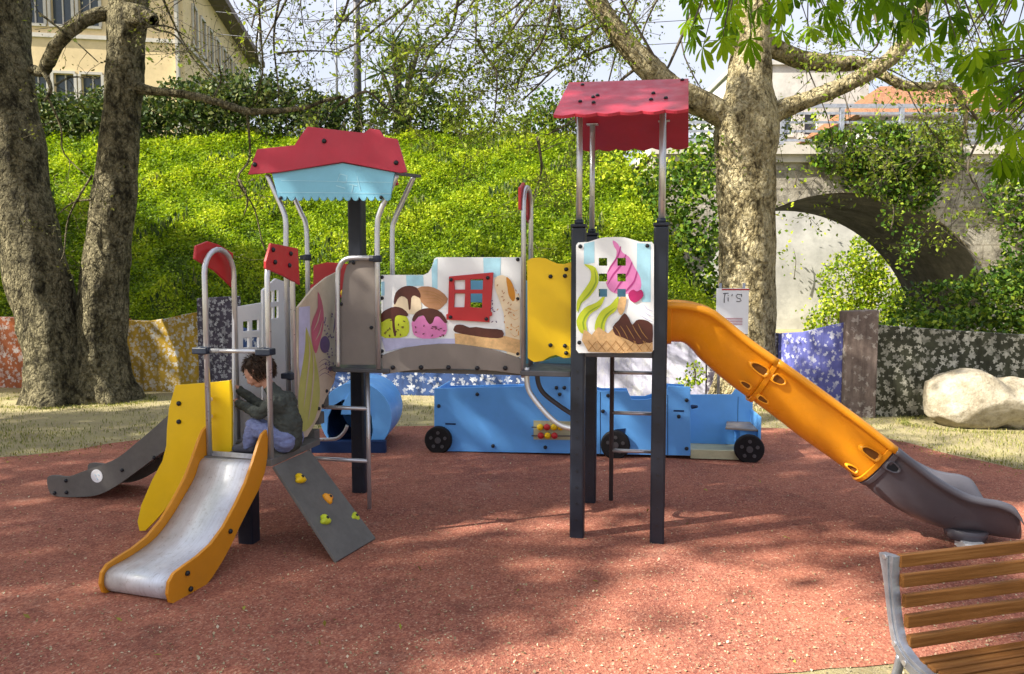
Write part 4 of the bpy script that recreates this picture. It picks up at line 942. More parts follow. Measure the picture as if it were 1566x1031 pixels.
# --- right tower
TU, TV, ZD, ZT = .50, .77, 1.20, 1.955
for u, v in ((0, 0), (TU, 0), (0, TV), (TU, TV)):
    mb = MB(); w = .044; mb.box(u-w, u+w, v-w, v+w, -.05, ZT)
    o = mb.build('post', M['post'], CL, bevel=.012)
    mb = MB(); mb.box(u-w-.004, u+w+.004, v-w-.004, v+w+.004, ZT+.001, ZT+.022); mb.build('post_cap', M['post'], o, bevel=.006)
    mb = MB()
    for z in np.arange(.12, 1.1, .105): mb.tube([(u-.0, v-w-.001, z), (u-.0, v-w-.0025, z)], .009, 10)
    mb.build('bolt_hole', M['bolt'], o)
mb = MB(); mb.box(-.03, TU+.03, -.03, TV+.03, ZD-.045, ZD); mb.build('deck', M['chrome_dark'], CL, bevel=.006)
# roof: two scalloped boards leaning against each other on four pipes
def roofboard(pxs, vfar_pts, name): pass
fe = [F.v(x, y, -.30) for x, y in ((846, 175), (1053, 166))]; rg = [F.v(x, y, .385) for x, y in ((870, 126), (1053, 120))]
be = [F.v(x, y, 1.07) for x, y in ((889, 226), (1053, 222))]
def slope(name, e, rdg, scal=True, out=-1):
    e0, e1 = np.array(e[0]), np.array(e[1]); r0, r1 = np.array(rdg[0]), np.array(rdg[1]); dn = (e0-r0)/np.linalg.norm(e0-r0)
    edge_ = [e0+(e1-e0)*t+dn*(.030*abs(math.sin(t*math.pi*6)) if scal else 0) for t in np.linspace(0, 1, 49)]
    nrm = np.cross(e1-e0, r0-e0); nrm /= np.linalg.norm(nrm); nrm = nrm if nrm[2] > 0 else -nrm
    mb = MB(); mb.slab([tuple(p) for p in edge_]+[tuple(r1), tuple(r0)], [], tuple(-nrm*.019)); return mb.build(name, M['red_roof'], roof, bevel=.003), nrm
roof = empty('roof', (0, 0, 0)); roof.parent = CL
rf, nf = slope('roof_board', fe, rg); rb, nb = slope('roof_board', be, [np.array(rg[0])+(0, .012, -.004), np.array(rg[1])+(0, .012, -.004)])
fm = lambda x, y: None
e0, e1, r0, r1 = map(np.array, (fe[0], fe[1], rg[0], rg[1]))
bp = MB()
for s, t in ((.17, .33), (.28, .28), (.26, .45), (.29, .5), (.72, .30), (.83, .33), (.73, .5), (.13, .88), (.95, .93)):
    p = (e0*(1-s)+e1*s)*(1-t)+(r0*(1-s)+r1*s)*t + nf*.001; bp.tube([p, p+nf*.007, p+nf*.012], [.013, .012, .005], 10)
bp.build('bolt', M['bolt'], rf)
for u, v in ((0, 0), (TU, 0), (0, TV), (TU, TV)):
    zt = 2.62 if v == 0 else 2.66; vv = v
    # meet the underside of the board
    if v == 0: t = (v-fe[0][1])/(rg[0][1]-fe[0][1]); zt = fe[0][2]+(rg[0][2]-fe[0][2])*t-.028
    else: t = (v-be[0][1])/(rg[0][1]-be[0][1]); zt = be[0][2]+(rg[0][2]-be[0][2])*t-.028
    o = pipe('roof_pipe', [(u, v, ZT+.02), (u, v, zt)], .019); mb = MB(); mb.box(u-.04, u+.04, v-.03, v+.03, zt-.006, zt+.001); mb.build('bracket', M['steel'], o)
    mb = MB(); mb.tube([(u, v, ZT+.02), (u, v, ZT+.05)], .028, 12); mb.build('collar', M['clamp'], o)
# front ice cream panel
sw = band([(939, 368), (950, 385), (962, 402), (972, 418)], [2, 12, 16, 10])
win = [[(x, y), (x+13, y), (x+13, y+12), (x, y+12)] for y in (394.5, 418.5, 442) for x in (915.5, 944)]
iceM = [M['white'], M['stripe'], M['pink'], M['magenta'], M['lime'], M['lime_dark'], M['waffle'], M['choco'], M['cherry'], M['waffle_line'], M['lilac']]
dec = [([(893, 373), (909, 369), (909, 402), (893, 404)], 1, 0), ([(974, 372), (995, 373), (995, 462), (982, 462), (974, 420)], 1, 0),
       ([(937, 368), (945, 373), (952, 386), (962, 393), (970, 408), (979, 424), (980, 441), (970, 447), (950, 450), (935, 446), (927, 434), (928, 418), (934, 408), (941, 396), (943, 384), (939, 377)], 2, 3)]
for c, w in (([(949, 378), (945, 392), (934, 408), (930, 416)], [1.5, 2.4, 2.6, 1]), ([(957, 390), (951, 404), (938, 420), (930, 434)], [1.5, 2.6, 2.8, 1]), ([(966, 402), (960, 418), (948, 434), (940, 446)], [1.5, 2.6, 2.8, 1]), ([(974, 416), (970, 430), (962, 440), (954, 449)], [1.5, 2.4, 2.6, 1])):
    dec.append((band(c, w), 3, 2))
for c, w in (([(895, 405), (907, 412), (909, 430), (898, 448), (886, 462), (882, 476)], [2, 9, 13, 13, 8, 2]), ([(925, 452), (915, 466), (898, 476), (889, 492), (893, 508)], [2, 9, 13, 15, 10]), ([(945, 455), (938, 470), (925, 480), (918, 494), (917, 508)], [3, 12, 14, 15, 13])):
    dec.append((band(c, w), 4, 3)); dec.append((band([np.array(p)+(2.5, 1.5) for p in c[1:]], [1, 2.4, 2.6, 1.6, 1][:len(c)-1]), 5, 2))
dec += [([(893, 504), (905, 512), (915, 500), (930, 510), (942, 498), (952, 512), (970, 520), (998, 524), (998, 538), (900, 538)], 6, 2),
        ([(950, 452), (958, 455), (955, 474), (949, 482), (944, 470)], 6, 2),
        ([(955, 479), (962, 487), (967, 497), (973, 490), (984, 489), (998, 497), (998, 523), (988, 524), (976, 527), (964, 522), (952, 516), (941, 512), (937, 500), (946, 490)], 7, 2),
        ([(961, 449), (968, 443), (974, 446), (981, 443), (984, 452), (978, 459), (970, 463), (963, 458)], 8, 3)]
for k in range(7): dec.append((band([(899+k*15, 537), (912+k*15, 522)], [1, 1]), 9, 0)); dec.append((band([(912+k*14, 537), (899+k*14, 521)], [1, 1]), 9, 0))
for k in range(5): dec.append((band([(940+k*9, 500-k*1), (946+k*9, 508), (950+k*10, 518)], [.6, 1.4, .6]), 9, 2))
for k in range(3): dec.append((band([(985-k*3, 466+k*8), (990, 473+k*8), (998, 476+k*8)], [.6, 1.2, .6]), 10, 2))
panel('ice_cream_panel', [(884, 371), (900, 370), (915, 365), (925, 363), (940, 362.5), (955, 363), (966, 366), (980, 370), (997, 370), (1000, 374), (1000, 535), (996, 540), (885, 540), (881, 535), (881, 375)], -.062, iceM, holes=win, decals=dec, bpx=[(887.5, 377), (990, 376), (886, 524)], bev=.002)
# rear and side boards of the right tower (seen through the windows)
mb = MB(); mb.box(.06, TU-.06, TV-.01, TV+.01, ZD+.02, ZD+.42); mb.build('rear_board', M['lightblue'], CL, bevel=.003)
for uu in (TU,):
    mb = MB(); mb.beam((uu, .05, ZD+.62), (uu, TV-.05, ZD+.62), .03, .03); mb.build('grab_bar', M['steel'], CL)
# ladder at the rear
la = [F.v(936, 560, .82), F.v(936, 755, .82)]; ul = la[0][0]
pipe('ladder_rail', [(ul, .83, 0), (ul, .83, ZD-.02), (ul, .79, ZD+.0)], .016, 'chrome_dark'); pipe('ladder_rail', [(TU-.0, .845, 0), (TU-.0, .845, ZD-.02)], .016, 'chrome_dark')
for y in (570, 632, 690): z = F.v(960, y, .83)[2]; pipe('rung', [(ul, .83, z), (TU, .845, z)], .014, 'steel')
# cranked handrails at the left of the right tower
for pts, v, m_ in (([(806, 562), (806, 585), (812, 603), (835, 632), (855, 649), (872, 655), (884, 655)], .06, 'steel'), ([(822, 565), (823, 585), (832, 602), (856, 621), (876, 634)], .45, 'chrome_dark')):
    pipe('climbing_rail', spline([F.v(x, y, v) for x, y in pts], 5), .017, m_)
# mid deck and yellow board
zd = 1.035
a = F.v(797, 566, .05); b = F.v(880, 571, .05)
mb = MB(); mb.box(a[0], -.05, .02, .66, a[2]-.035, a[2]); mb.build('deck', M['chrome_dark'], CL, bevel=.005)
ypts = [(806, 399), (812, 395), (824, 394), (834, 395), (842, 399), (852, 403), (862, 404), (873, 401), (878, 401), (878, 541), (872, 547), (862, 548), (850, 543), (840, 546), (830, 552), (816, 554), (807, 548)]
panel('yellow_board', ypts, .02, [M['yellow']], bpx=[(842, 423), (864, 422), (866, 412), (842, 528), (864, 529), (866, 540)], br=.0135)
mb = MB(); q = [F.v(x, y, .50) for x, y in ((822, 556), (840, 549), (858, 545), (880, 545), (880, 566), (822, 566))]; mb.slab(q, [], (0, .015, 0)); mb.build('lower_board', M['lightblue'], CL)
# hoop right of the mural
def hoop(px, ztop_px, v0, v1, zb, name='hoop_rail', r=.0165, plus=()):
    u = F.v(px, 400, v0)[0]; zt = F.u(px, ztop_px, u)[2]; R_ = (v1-v0)/2
    pts = [(u, v0, zb), (u, v0, zt-R_)] + [(u, v0+R_-R_*math.cos(a), zt-R_+R_*math.sin(a)) for a in np.linspace(0, math.pi, 12)[1:-1]] + [(u, v1, zt-R_), (u, v1, zb)]
    return pipe(name, pts, r), u, zt
hp_, hu, hz_ = hoop(800.5, 283, .10, .36, 1.0)
def plaque(name, uu, pts, parent, mat='red', thick=.018, bl=()):
    mb = MB(); mb.slab([(uu, v, z) for v, z in pts], [], (thick, 0, 0)); o = mb.build(name, M[mat], parent, bevel=.003); bolts(o, [(uu+thick, v, z) for v, z in bl], 'u', .0145, 1); return o
plaque('hoop_board', hu-.030, [(.07, hz_-.16), (.07, hz_-.02), (.2, hz_+.03), (.40, hz_-.05), (.40, hz_-.22), (.2, hz_-.15)], hp_, 'red')
# --- the long ice cream mural panel with its red window
mm_ = [M['white'], M['stripe'], M['cone_brown'], M['cream'], M['choco'], M['lime'], M['pink'], M['lilac'], M['waffle'], M['orange_board'], M['waffle_line'], M['purple'], M['bolt']]
VP = .135
rw = [[(718, 428), (739, 427), (738, 443), (718, 443)], [(718, 449), (738, 449), (737, 471), (718, 470)]]
dec = [([(621, 421), (647, 421), (648, 437), (622, 438)], 1, 0), ([(664, 398), (669, 395), (669, 447), (661, 440), (660, 410)], 1, 0), ([(739, 394), (766, 394), (765, 424), (740, 424)], 1, 0), ([(583, 431), (588, 431), (588, 452), (583, 452)], 1, 0),
  ([(638, 441), (655, 438), (672, 444), (685, 457), (678, 468), (667, 475), (650, 468), (640, 455)], 2, 2),
  ([(603, 463), (612, 452), (630, 448), (643, 458), (643, 478), (625, 480), (604, 472)], 3, 2),
  ([(602, 462), (605, 448), (614, 440), (625, 437), (637, 440), (643, 450), (642, 456), (634, 452), (629, 456), (628, 472), (625, 473), (623, 458), (614, 453), (608, 458), (604, 466)], 4, 2),
  ([(583, 488), (596, 482), (612, 480), (623, 486), (626, 500), (622, 514), (600, 517), (583, 514)], 5, 2),
  ([(583, 480), (592, 473), (604, 469), (616, 472), (624, 480), (622, 484), (610, 482), (604, 486), (604, 500), (606, 512), (603, 514), (600, 500), (599, 488), (590, 489), (583, 493)], 4, 2),
  ([(630, 492), (640, 485), (660, 480), (676, 485), (683, 497), (682, 511), (666, 517), (646, 518), (633, 512), (630, 500)], 6, 2),
  ([(630, 489), (636, 478), (648, 472), (662, 472), (675, 478), (684, 492), (680, 494), (672, 485), (665, 485), (662, 493), (657, 496), (652, 490), (648, 483), (640, 484), (634, 492)], 4, 2),
  ([(582, 517), (640, 518), (697, 518), (697, 526), (660, 527), (620, 531), (590, 538)], 7, 0),
  ([(757, 426), (765, 421), (774, 423), (783, 434), (790, 450), (796, 458), (796, 545), (775, 540), (773, 510), (770, 478), (762, 455), (757, 440)], 3, 2),
  ([(774, 424), (780, 428), (786, 440), (788, 456), (784, 461), (778, 452), (776, 440)], 9, 2),
  ([(695, 510), (772, 514), (796, 520), (796, 543), (770, 536), (730, 530), (700, 527), (696, 526)], 8, 0),
  ([(694, 502), (698, 497), (708, 497), (718, 501), (728, 500), (740, 502), (752, 503), (768, 505), (769, 516), (750, 517), (720, 513), (696, 508)], 4, 2)]
rs = random.Random(3)
for x0, x1, y0, y1, m_, n_ in ((588, 622, 489, 514, 4, 16), (634, 680, 497, 515, 4, 16), (760, 794, 432, 505, 2, 22), (750, 764, 460, 500, 11, 8), (776, 795, 470, 512, 9, 10)):
    for _ in range(n_):
        x, y = rs.uniform(x0, x1), rs.uniform(y0, y1); a = rs.uniform(0, 3.1); dx, dy = math.cos(a)*1.6, math.sin(a)*1.6
        dec.append((band([(x-dx, y-dy), (x+dx, y+dy)], [1.5, 1.5]), m_, 0))
for k in range(4): dec.append((band([(644+k*3, 445+k*6), (662+k*3, 447+k*5), (680-k*2, 456+k*4)], [.5, 1.0, .5]), 10, 2))
for k in range(5): dec.append((band([(778+k, 470+k*13), (787, 476+k*13), (795, 472+k*13)], [.5, 1.2, .5]), 8, 2))
mur = panel('ice_cream_mural', [(583, 420.5), (648, 420.5), (655, 417), (660, 409), (664, 396), (668, 393.5), (797, 393.5), (797, 560), (583, 560)], VP, mm_, holes=rw, decals=dec, bpx=[(584.5, 424), (584.5, 456), (584.5, 537), (584.5, 545), (792, 397), (792, 457), (792, 541), (792, 549)], bev=.002)
rw2 = [[(694, 429), (711, 428), (711, 443), (695, 443)], [(719, 427.5), (738.5, 427), (738, 443), (719, 443)], [(695, 449), (711, 449), (710, 470), (694, 470)], [(719, 449), (737.5, 449), (737, 471), (719, 470)]]
panel('red_window', [(686.5, 423), (754, 416.5), (750, 477), (752, 478), (752, 483), (748, 484), (748, 493), (683, 489), (682, 481), (685, 480)], VP-.020, [M['red']], holes=rw2, bpx=[(690, 428), (746, 425), (689, 485), (744, 488)], thick=.017)
panel('bridge_beam', [(584, 544), (592, 540), (618, 532), (645, 528), (669, 526), (695, 526), (720, 529), (745, 533), (765, 538), (786, 545), (798, 550), (798, 573), (780, 570.5), (762, 568), (725, 565), (688, 564), (650, 565), (620, 567.5), (592, 572), (585, 573)], VP-.024, [M['taupe']], bpx=[(601, 562), (644, 562), (686, 562), (730, 563), (773, 563)], thick=.02, br=.0155)
u0 = F.v(585, 560, .15)[0]; u1 = F.v(797, 560, .15)[0]
mb = MB(); mb.box(u0, u1, VP+.03, .64, zd-.03, zd-.002); mb.build('bridge_deck', M['grey_board'], CL)
mb = MB(); mb.slab([(u0-.02, .66, zd-.06), (u1+.02, .66, zd-.06), (u1+.02, .66, zd+.60), (u0+.45, .66, zd+.60), (u0+.36, .66, zd+.52), (u0-.02, .66, zd+.52)], [[(u0+.42, .66, zd+.2), (u0+.60, .66, zd+.2), (u0+.60, .66, zd+.44), (u0+.42, .66, zd+.44)], [(u0+.69, .66, zd+.2), (u0+.84, .66, zd+.2), (u0+.84, .66, zd+.44), (u0+.69, .66, zd+.44)]], (0, .018, 0)); mb.build('rear_board', M['lightblue'], CL, bevel=.003)

# --- left tower: deck, bent roof pipes, gabled roof
zl = F.v(550, 562, .15)[2]; ua = F.v(511, 562, .12)[0]; ub = F.v(597, 562, .12)[0]; uL = F.v(437, 500, .1)[0]
mb = MB(); mb.box(ua, ub, .10, .70, zl-.030, zl); mb.build('deck', M['chrome_dark'], CL, bevel=.005)
mb = MB(); mb.box(uL, ua-.002, .16, .70, zl-.032, zl-.002); mb.build('deck', M['chrome_dark'], CL, bevel=.005)
bp_ = F.inv(G(552, 752)); w = .055; mb = MB(); mb.box(bp_[0]-w, bp_[0]+w, bp_[1]-w, bp_[1]+w, -.05, 2.42); post = mb.build('post', M['post'], CL, bevel=.014)
mb = MB()
for z in np.arange(.2, 1.0, .12): mb.tube([(bp_[0], bp_[1]-w-.001, z), (bp_[0], bp_[1]-w-.0025, z)], .011, 10)
mb.build('bolt_hole', M['bolt'], post)
vA, vB = .10, .47
zf = F.v(500, 270, vA)[2]
def bent(px, v, zb, name='roof_pipe'):
    q = [F.v(x, y, v) for x, y in px]; q.append((q[-1][0], v, zb)); return pipe(name, spline(q[:-1], 5)+[np.array(q[-1])], .018)
bent([(409, 268), (420, 293), (432, 320), (437, 340), (437, 380)], vA, .60)
p2 = bent([(448, 298), (460, 325), (468, 345), (470, 390)], vB, .95)
p3 = bent([(607, 268), (593, 298), (581, 325), (577, 345), (577, 400)], vA, zl)
p4 = bent([(633, 270), (617, 305), (604, 335), (600, 352), (600, 400)], vB, zl)
def collar(p, v, parent, r=.030):
    q = F.v(p[0], p[1], v); mb = MB(); mb.tube([(q[0], q[1], q[2]-.022), (q[0], q[1], q[2]+.022)], r, 14); mb.box(q[0]-.055, q[0]-.01, q[1]-.016, q[1]+.016, q[2]-.016, q[2]+.016); mb.build('clamp', M['clamp'], parent, bevel=.004)
collar((577, 396), vA, p3); collar((470, 394), vB, p2)
rpx = [(379, 267), (386, 248), (393, 228), (450, 222), (460, 207), (470, 193.5), (549, 202.5), (557, 203), (565, 196.5), (580, 198.5), (587, 209.5), (607, 212.5), (622, 263), (612, 264.5), (524, 247.5), (430, 263)]
roof2 = empty('roof', (0, 0, 0)); roof2.parent = CL
zr = F.v(524, 247.5, .06); e0 = F.v(379, 267, .06); e1 = F.v(622, 263, .06)
o = panel('gable_board', rpx, .045, [M['red_roof']], parent=roof2, bpx=[(390, 252), (496, 216), (606, 249)], thick=.02, br=.016)
qq = [F.v(x, y, .045) for x, y in rpx]; cu = (qq[0][0]+qq[12][0])/2
mb = MB(); mb.slab([(cu+(a_-cu)*.74-.06, .44, zr[2]+(c_-zr[2])*.7-.05) for a_, b_, c_ in qq], [], (0, .02, 0)); mb.build('gable_board', M['red_roof'], roof2, bevel=.0025)
scl = [(425, 302)]
for k in range(14): x = 428+k*12.2; scl += [(x+3, 306.5), (x+6, 307.5), (x+9, 305.5), (x+11, 300.5)]
blp = [(416, 266), (524, 249.5), (603, 264)] + [(597, 300)] + [p for p in scl[::-1]]
grf = [(band([(520, 266), (531, 269), (529, 280), (516, 277), (520, 266)], [1.2]*5), 1, 0), (band([(514, 284), (528, 288)], [1.2, 1.2]), 1, 0), (band([(534, 282), (546, 284)], [1.2]*2), 1, 0), (band([(540, 283), (538, 294)], [1.2]*2), 1, 0), (band([(546, 270), (551, 292)], [1.0]*2), 1, 0), (band([(430, 276), (598, 279)], [.7, .7]), 1, 0), (band([(426, 294), (598, 296)], [.7, .7]), 1, 0)]
bo = panel('awning_board', blp, .068, [M['lightblue'], M['stripe']], parent=roof2, bpx=[(430, 303), (583, 302)], thick=.016, decals=grf)
pk = (zr[0], zr[2]+.02); sl_ = (qq[0][0]+.08, qq[0][2]+.035); sr_ = (qq[12][0]-.08, qq[12][2]+.035)
for A, B_ in ((sl_, pk), (pk, sr_)):
    mb = MB(); k_ = lambda p: cu+(p[0]-cu)*.76-.05
    mb.slab([(A[0], .066, A[1]), (B_[0], .066, B_[1]), (k_(B_), .438, B_[1]-.05), (k_(A), .438, A[1]-.05)], [], (0, 0, .016)); mb.build('roof_board', M['red_roof'], roof2)
mb = MB(); q0, q1 = F.v(603, 265, vA), F.v(633, 269, vB); mb.beam((q0[0], vA, q0[2]), (q1[0]+.03, vB+.03, q1[2]), .03, .02); mb.build('bracket', M['chrome_dark'], roof2)
# grey entrance board with its bent rail
gb = panel('grey_board', [(526, 420), (530, 406), (540, 399), (575, 397), (576, 558), (517, 558), (516, 500), (520, 470)], .125, [M['taupe']], bpx=[(541, 402), (515.5, 424), (515.5, 456), (522, 465), (568, 501), (515.5, 543)], thick=.02)
pipe('bent_rail', spline([F.v(x, y, .10) for x, y in ((517, 561), (516.5, 500), (516.5, 425), (519, 408), (527, 398), (540, 394.5), (577, 394.5))], 5), .0165)
panel('red_board', [(479, 406), (500, 401), (516, 402), (534, 404), (534, 452), (500, 460), (480, 466), (474, 464), (474, 436), (479, 434)], .66, [M['red']], thick=.016)
mb = MB(); q = F.v(526, 448, .60); mb.ball(q, .028, 0, 14, 9); mb.tube([q, (q[0], .66, q[2])], .009, 8); mb.build('toy_knob', M['yellow'], CL)
# ladder in front of the left tower
lq = F.inv(G(565, 779)); pipe('ladder_rail', [(lq[0], lq[1], 0), (lq[0], lq[1], zl-.03)], .015); ull = lq[0]-.46
pipe('ladder_rail', [(ull, lq[1], .3), (ull, lq[1], zl-.03)], .015)
for y in (623.5, 703): z = F.v(520, y, lq[1])[2]; pipe('rung', [(ull, lq[1], z), (lq[0], lq[1], z)], .0145)
pipe('handle', spline([F.v(x, y, lq[1]+.25) for x, y in ((462, 672), (505, 672), (518, 669), (527, 660), (531, 651))], 4), .013)

# --- low deck with hoops, stair guards, house board
uH = F.v(312, 600, -.60)[0]; uK = F.v(408, 600, -.60)[0]; zk = .555
mb = MB(); mb.box(uH-.03, uK+.04, -.63, .0, zk-.04, zk); mb.build('low_deck', M['grey_board'], CL, bevel=.004)
mb = MB()
for k in range(3): mb.box(uH+.03, uK+.0, .002+k*.075, .075+k*.075, zk-.03+k*.11, zk+.02+.11*(k+.3))
mb.build('stair', M['grey_board'], CL, bevel=.004)
h1, uh, zh = hoop(312, 380, -.60, -.29, zk-.02)
h2, uk, zh2 = hoop(408, 386, -.60, -.30, zk-.02)
q = [F.u(x, y, uH-.02) for x, y in ((300, 376), (318, 369), (334, 374), (356, 387), (357, 441), (330, 415), (298, 396))]
plaque('hoop_board', uH-.035, [(a[1], a[2]) for a in q], h1, 'red', bl=[])
q = [F.u(x, y, uK+.02) for x, y in ((403, 400), (411, 372), (452, 380), (455, 436), (430, 422), (403, 411))]
bl = [F.u(x, y, uK+.038) for x, y in ((417, 382), (444, 388), (420, 401), (442, 406))]
plaque('hoop_board', uK+.020, [(a[1], a[2]) for a in q], h2, 'red', bl=[(a[1], a[2]) for a in bl])
zc = F.v(312, 536, -.60)[2]
cb = pipe('cross_bar', [(uH, -.60, zc), (uK, -.60, zc)], .013)
for u in (uH, uK): mb = MB(); mb.tube([(u, -.60, zc-.025), (u, -.60, zc+.025)], .033, 12); mb.box(u-.05, u+.05, -.64, -.57, zc-.02, zc+.02); mb.build('clamp', M['clamp'], cb, bevel=.006)
zc2 = F.v(440, 575, -.31)[2]
mb = MB(); mb.tube([(uK, -.30, zc2-.025), (uK, -.30, zc2+.025)], .03, 12); mb.box(uK-.06, uK+.02, -.33, -.27, zc2-.018, zc2+.018); mb.build('clamp', M['clamp'], h2, bevel=.006)
lp_ = F.inv(G(380, 830)); mb = MB(); mb.box(lp_[0]-.05, lp_[0]+.05, lp_[1]-.04, lp_[1]+.06, -.05, zk-.04); lpost = mb.build('post', M['post'], CL, bevel=.012)
mb = MB()
for z in (.12, .26, .40): mb.tube([(lp_[0], lp_[1]-.0415, z), (lp_[0], lp_[1]-.043, z)], .011, 10)
mb.build('bolt_hole', M['bolt'], lpost)
# white house board on the far side of the steps
uW = uH+.03
hw_ = [[(372, 492), (381, 491), (381, 506), (372, 507)], [(386, 490), (396, 489), (396, 505), (386, 506)], [(372, 517), (381, 516.5), (381, 531), (372, 532)], [(386, 516), (396, 515.5), (396, 531), (386, 531)]]
panel('house_board', [(358, 470), (400, 463), (400, 700), (358, 704)], uW, [M['white']], 'u', .016, holes=hw_, side=1)
hw_ = [[(411, 446), (418, 445), (418, 462), (411, 463)], [(420, 444), (426, 443), (426, 461), (420, 462)], [(411, 471), (418, 470), (418, 487), (411, 488)], [(420, 469), (426, 468), (426, 486), (420, 487)]]
panel('house_board', [(402, 463), (402, 444), (422, 426), (436, 431), (449, 446), (449, 640), (402, 660)], uW, [M['white']], 'u', .016, holes=hw_, side=1)
# ice cream guard along the steps
uS = uK+.035
gm = [M['sand_panel'], M['olive'], M['rose'], M['purple'], M['lightblue'], M['white'], M['lime_dark'], M['lilac']]
gd = [([(457, 470), (474, 468), (474, 560), (462, 600), (457, 560)], 7, 0),
      ([(468, 500), (475, 520), (482, 545), (488, 580), (489, 610), (482, 640), (472, 655), (462, 660), (458, 640), (456, 610), (459, 580), (464, 550), (467, 525)], 1, 2),
      ([(486, 446), (492, 460), (495, 478), (495, 496), (492, 512), (488, 526), (484, 540), (480, 536), (477, 520), (476, 500), (480, 485), (486, 470)], 2, 2),
      (circle(497, 527, 7.5, 13), 3, 3)]
for c in ([(471, 512), (474, 540), (470, 580), (465, 620)], [(478, 535), (480, 565), (477, 605), (472, 640)]): gd.append((band(c, [.6, 2, 2.2, .8]), 0, 2))
for c in ([(490, 475), (486, 492), (480, 505)], [(493, 492), (489, 508), (483, 520)]): gd.append((band(c, [.5, 1.6, .5]), 0, 2))
for _ in range(46):
    x, y = rs.uniform(496, 511), rs.uniform(480, 575); gd.append((circle(x, y, 1.1, 1.6, 5), 3, 0))
for k in range(4): gd.append((band([(488, 555+k*7), (497, 549+k*7), (508, 556+k*7)], [.4, 1, .4]), 3, 2))
gd.append((band([(514, 470), (513, 490), (510, 508)], [1, 3, 1]), 3, 2))
panel('stair_guard', [(456, 470), (480, 440), (500, 424), (516, 416), (516, 560), (511, 585), (497, 612), (487, 640), (470, 668), (456, 672)], uS, gm, 'u', .016, decals=gd, side=1, bpx=[(487, 625), (493, 621), (499, 598)])

# --- yellow dragon-shaped side board left of the metal slide
panel('yellow_board', [(268, 589), (310, 586), (352, 582), (354, 600), (354, 690), (316, 704), (300, 716), (286, 738), (262, 768), (238, 796), (222, 812), (213, 812), (210, 798), (216, 772), (232, 735), (248, 705), (254, 682), (255, 655), (258, 625)], -.52, [M['yellow']], bpx=[(274, 617), (274, 645)], br=.0155)
for y in (611, 637): q = F.v(321, y, -.55); mb = MB(); mb.ball(q, (.016, .02, .016), 0, 12, 8); mb.build('peg', M['cream'], CL)

# --- steel slide with orange cheeks
S = Frame((0, 0), R(12)); 
def cheek(px, dv, name='slide_cheek'):
    q = px; mb = MB()
top_l = np.array(F.inv(P(300, 662, 4.47))); 
# profile traced on the near (right) cheek plane
uR = F.v(404, 658, -.62)[0]
pa = F.inv(G(262, 922)); uB = pa[0]; vBm = pa[1]
def sl_pt(t_u, v, z): return (t_u, v, z)
# right cheek outline: outer (lower) and inner (upper) edges in the plane through top and bottom ends
vt = -.60; sk = (uB-uR)/(vBm-vt)              # the slide runs a little askew of the deck
pn = np.array([1, -sk, 0]); pn /= np.linalg.norm(pn)
def SP(px, py, shift=0.0):
    """sight line met with the cheek plane (shifted sideways)"""
    d = ray(px, py); dl = np.array([d@F.U, d@F.V, d[2]]); cl_ = np.array(F.inv(CP)); p0 = np.array([uR-shift, vt, 0])
    t = ((p0-cl_)@pn)/(dl@pn); return cl_+dl*t
up_ = [(404, 657), (397, 664), (391, 680), (383, 706), (372, 738), (356, 772), (338, 805), (318, 832), (298, 850), (278, 864), (262, 876), (254, 890), (252, 908), (256, 921)]
lo_ = [(266, 925), (284, 920), (300, 908), (320, 883), (336, 858), (350, 832), (362, 806), (376, 778), (392, 748), (401, 722), (405, 700), (406, 670)]
SW = .40
rc = [SP(x, y) for x, y in up_+lo_]
mb = MB(); mb.slab([tuple(p) for p in rc], [], tuple(pn*.020)); o = mb.build('slide_cheek', M['orange_board'], CL, bevel=.004)
for x, y in ((347, 812), (281, 876), (286, 900)):
    p = SP(x, y); mb = MB(); mb.tube([p+pn*.02, p+pn*.030, p+pn*.034], [.014, .013, .005], 12); mb.build('bolt', M['bolt'], o)
mb = MB(); mb.slab([tuple(p-pn*SW) for p in rc], [], tuple(-pn*.020)); mb.build('slide_cheek', M['orange_board'], CL, bevel=.004)
# the bed: follows the upper outline a few centimetres below it, rolls over at the foot
bedpx = [(402, 705), (392, 712), (384, 738), (368, 770), (350, 803), (330, 832), (308, 852), (286, 868), (268, 879), (259, 888), (256, 900), (257, 911), (262, 918)]
bd = spline([SP(x, y) for x, y in bedpx], 4); bd[0] = bd[0]
mb = MB(); n = len(bd); vv_ = []
zoff = np.array([0, 0, -.012])
for p in bd: vv_ += [p-pn*.003, p-pn*(SW-.003)]
vv_ = [SP(395, 699)-pn*.003+np.array([0, .06, 0])] + [SP(395, 699)-pn*(SW-.003)+np.array([0, .06, 0])] + vv_; n += 1
ff = [(2*i, 2*i+1, 2*i+3, 2*i+2) for i in range(n-1)]
mb.add(vv_, ff, 0, True); o = mb.build('slide_bed', M['steel_sheet'], CL, fix=True); sol = o.modifiers.new('thick', 'SOLIDIFY'); sol.thickness = .004

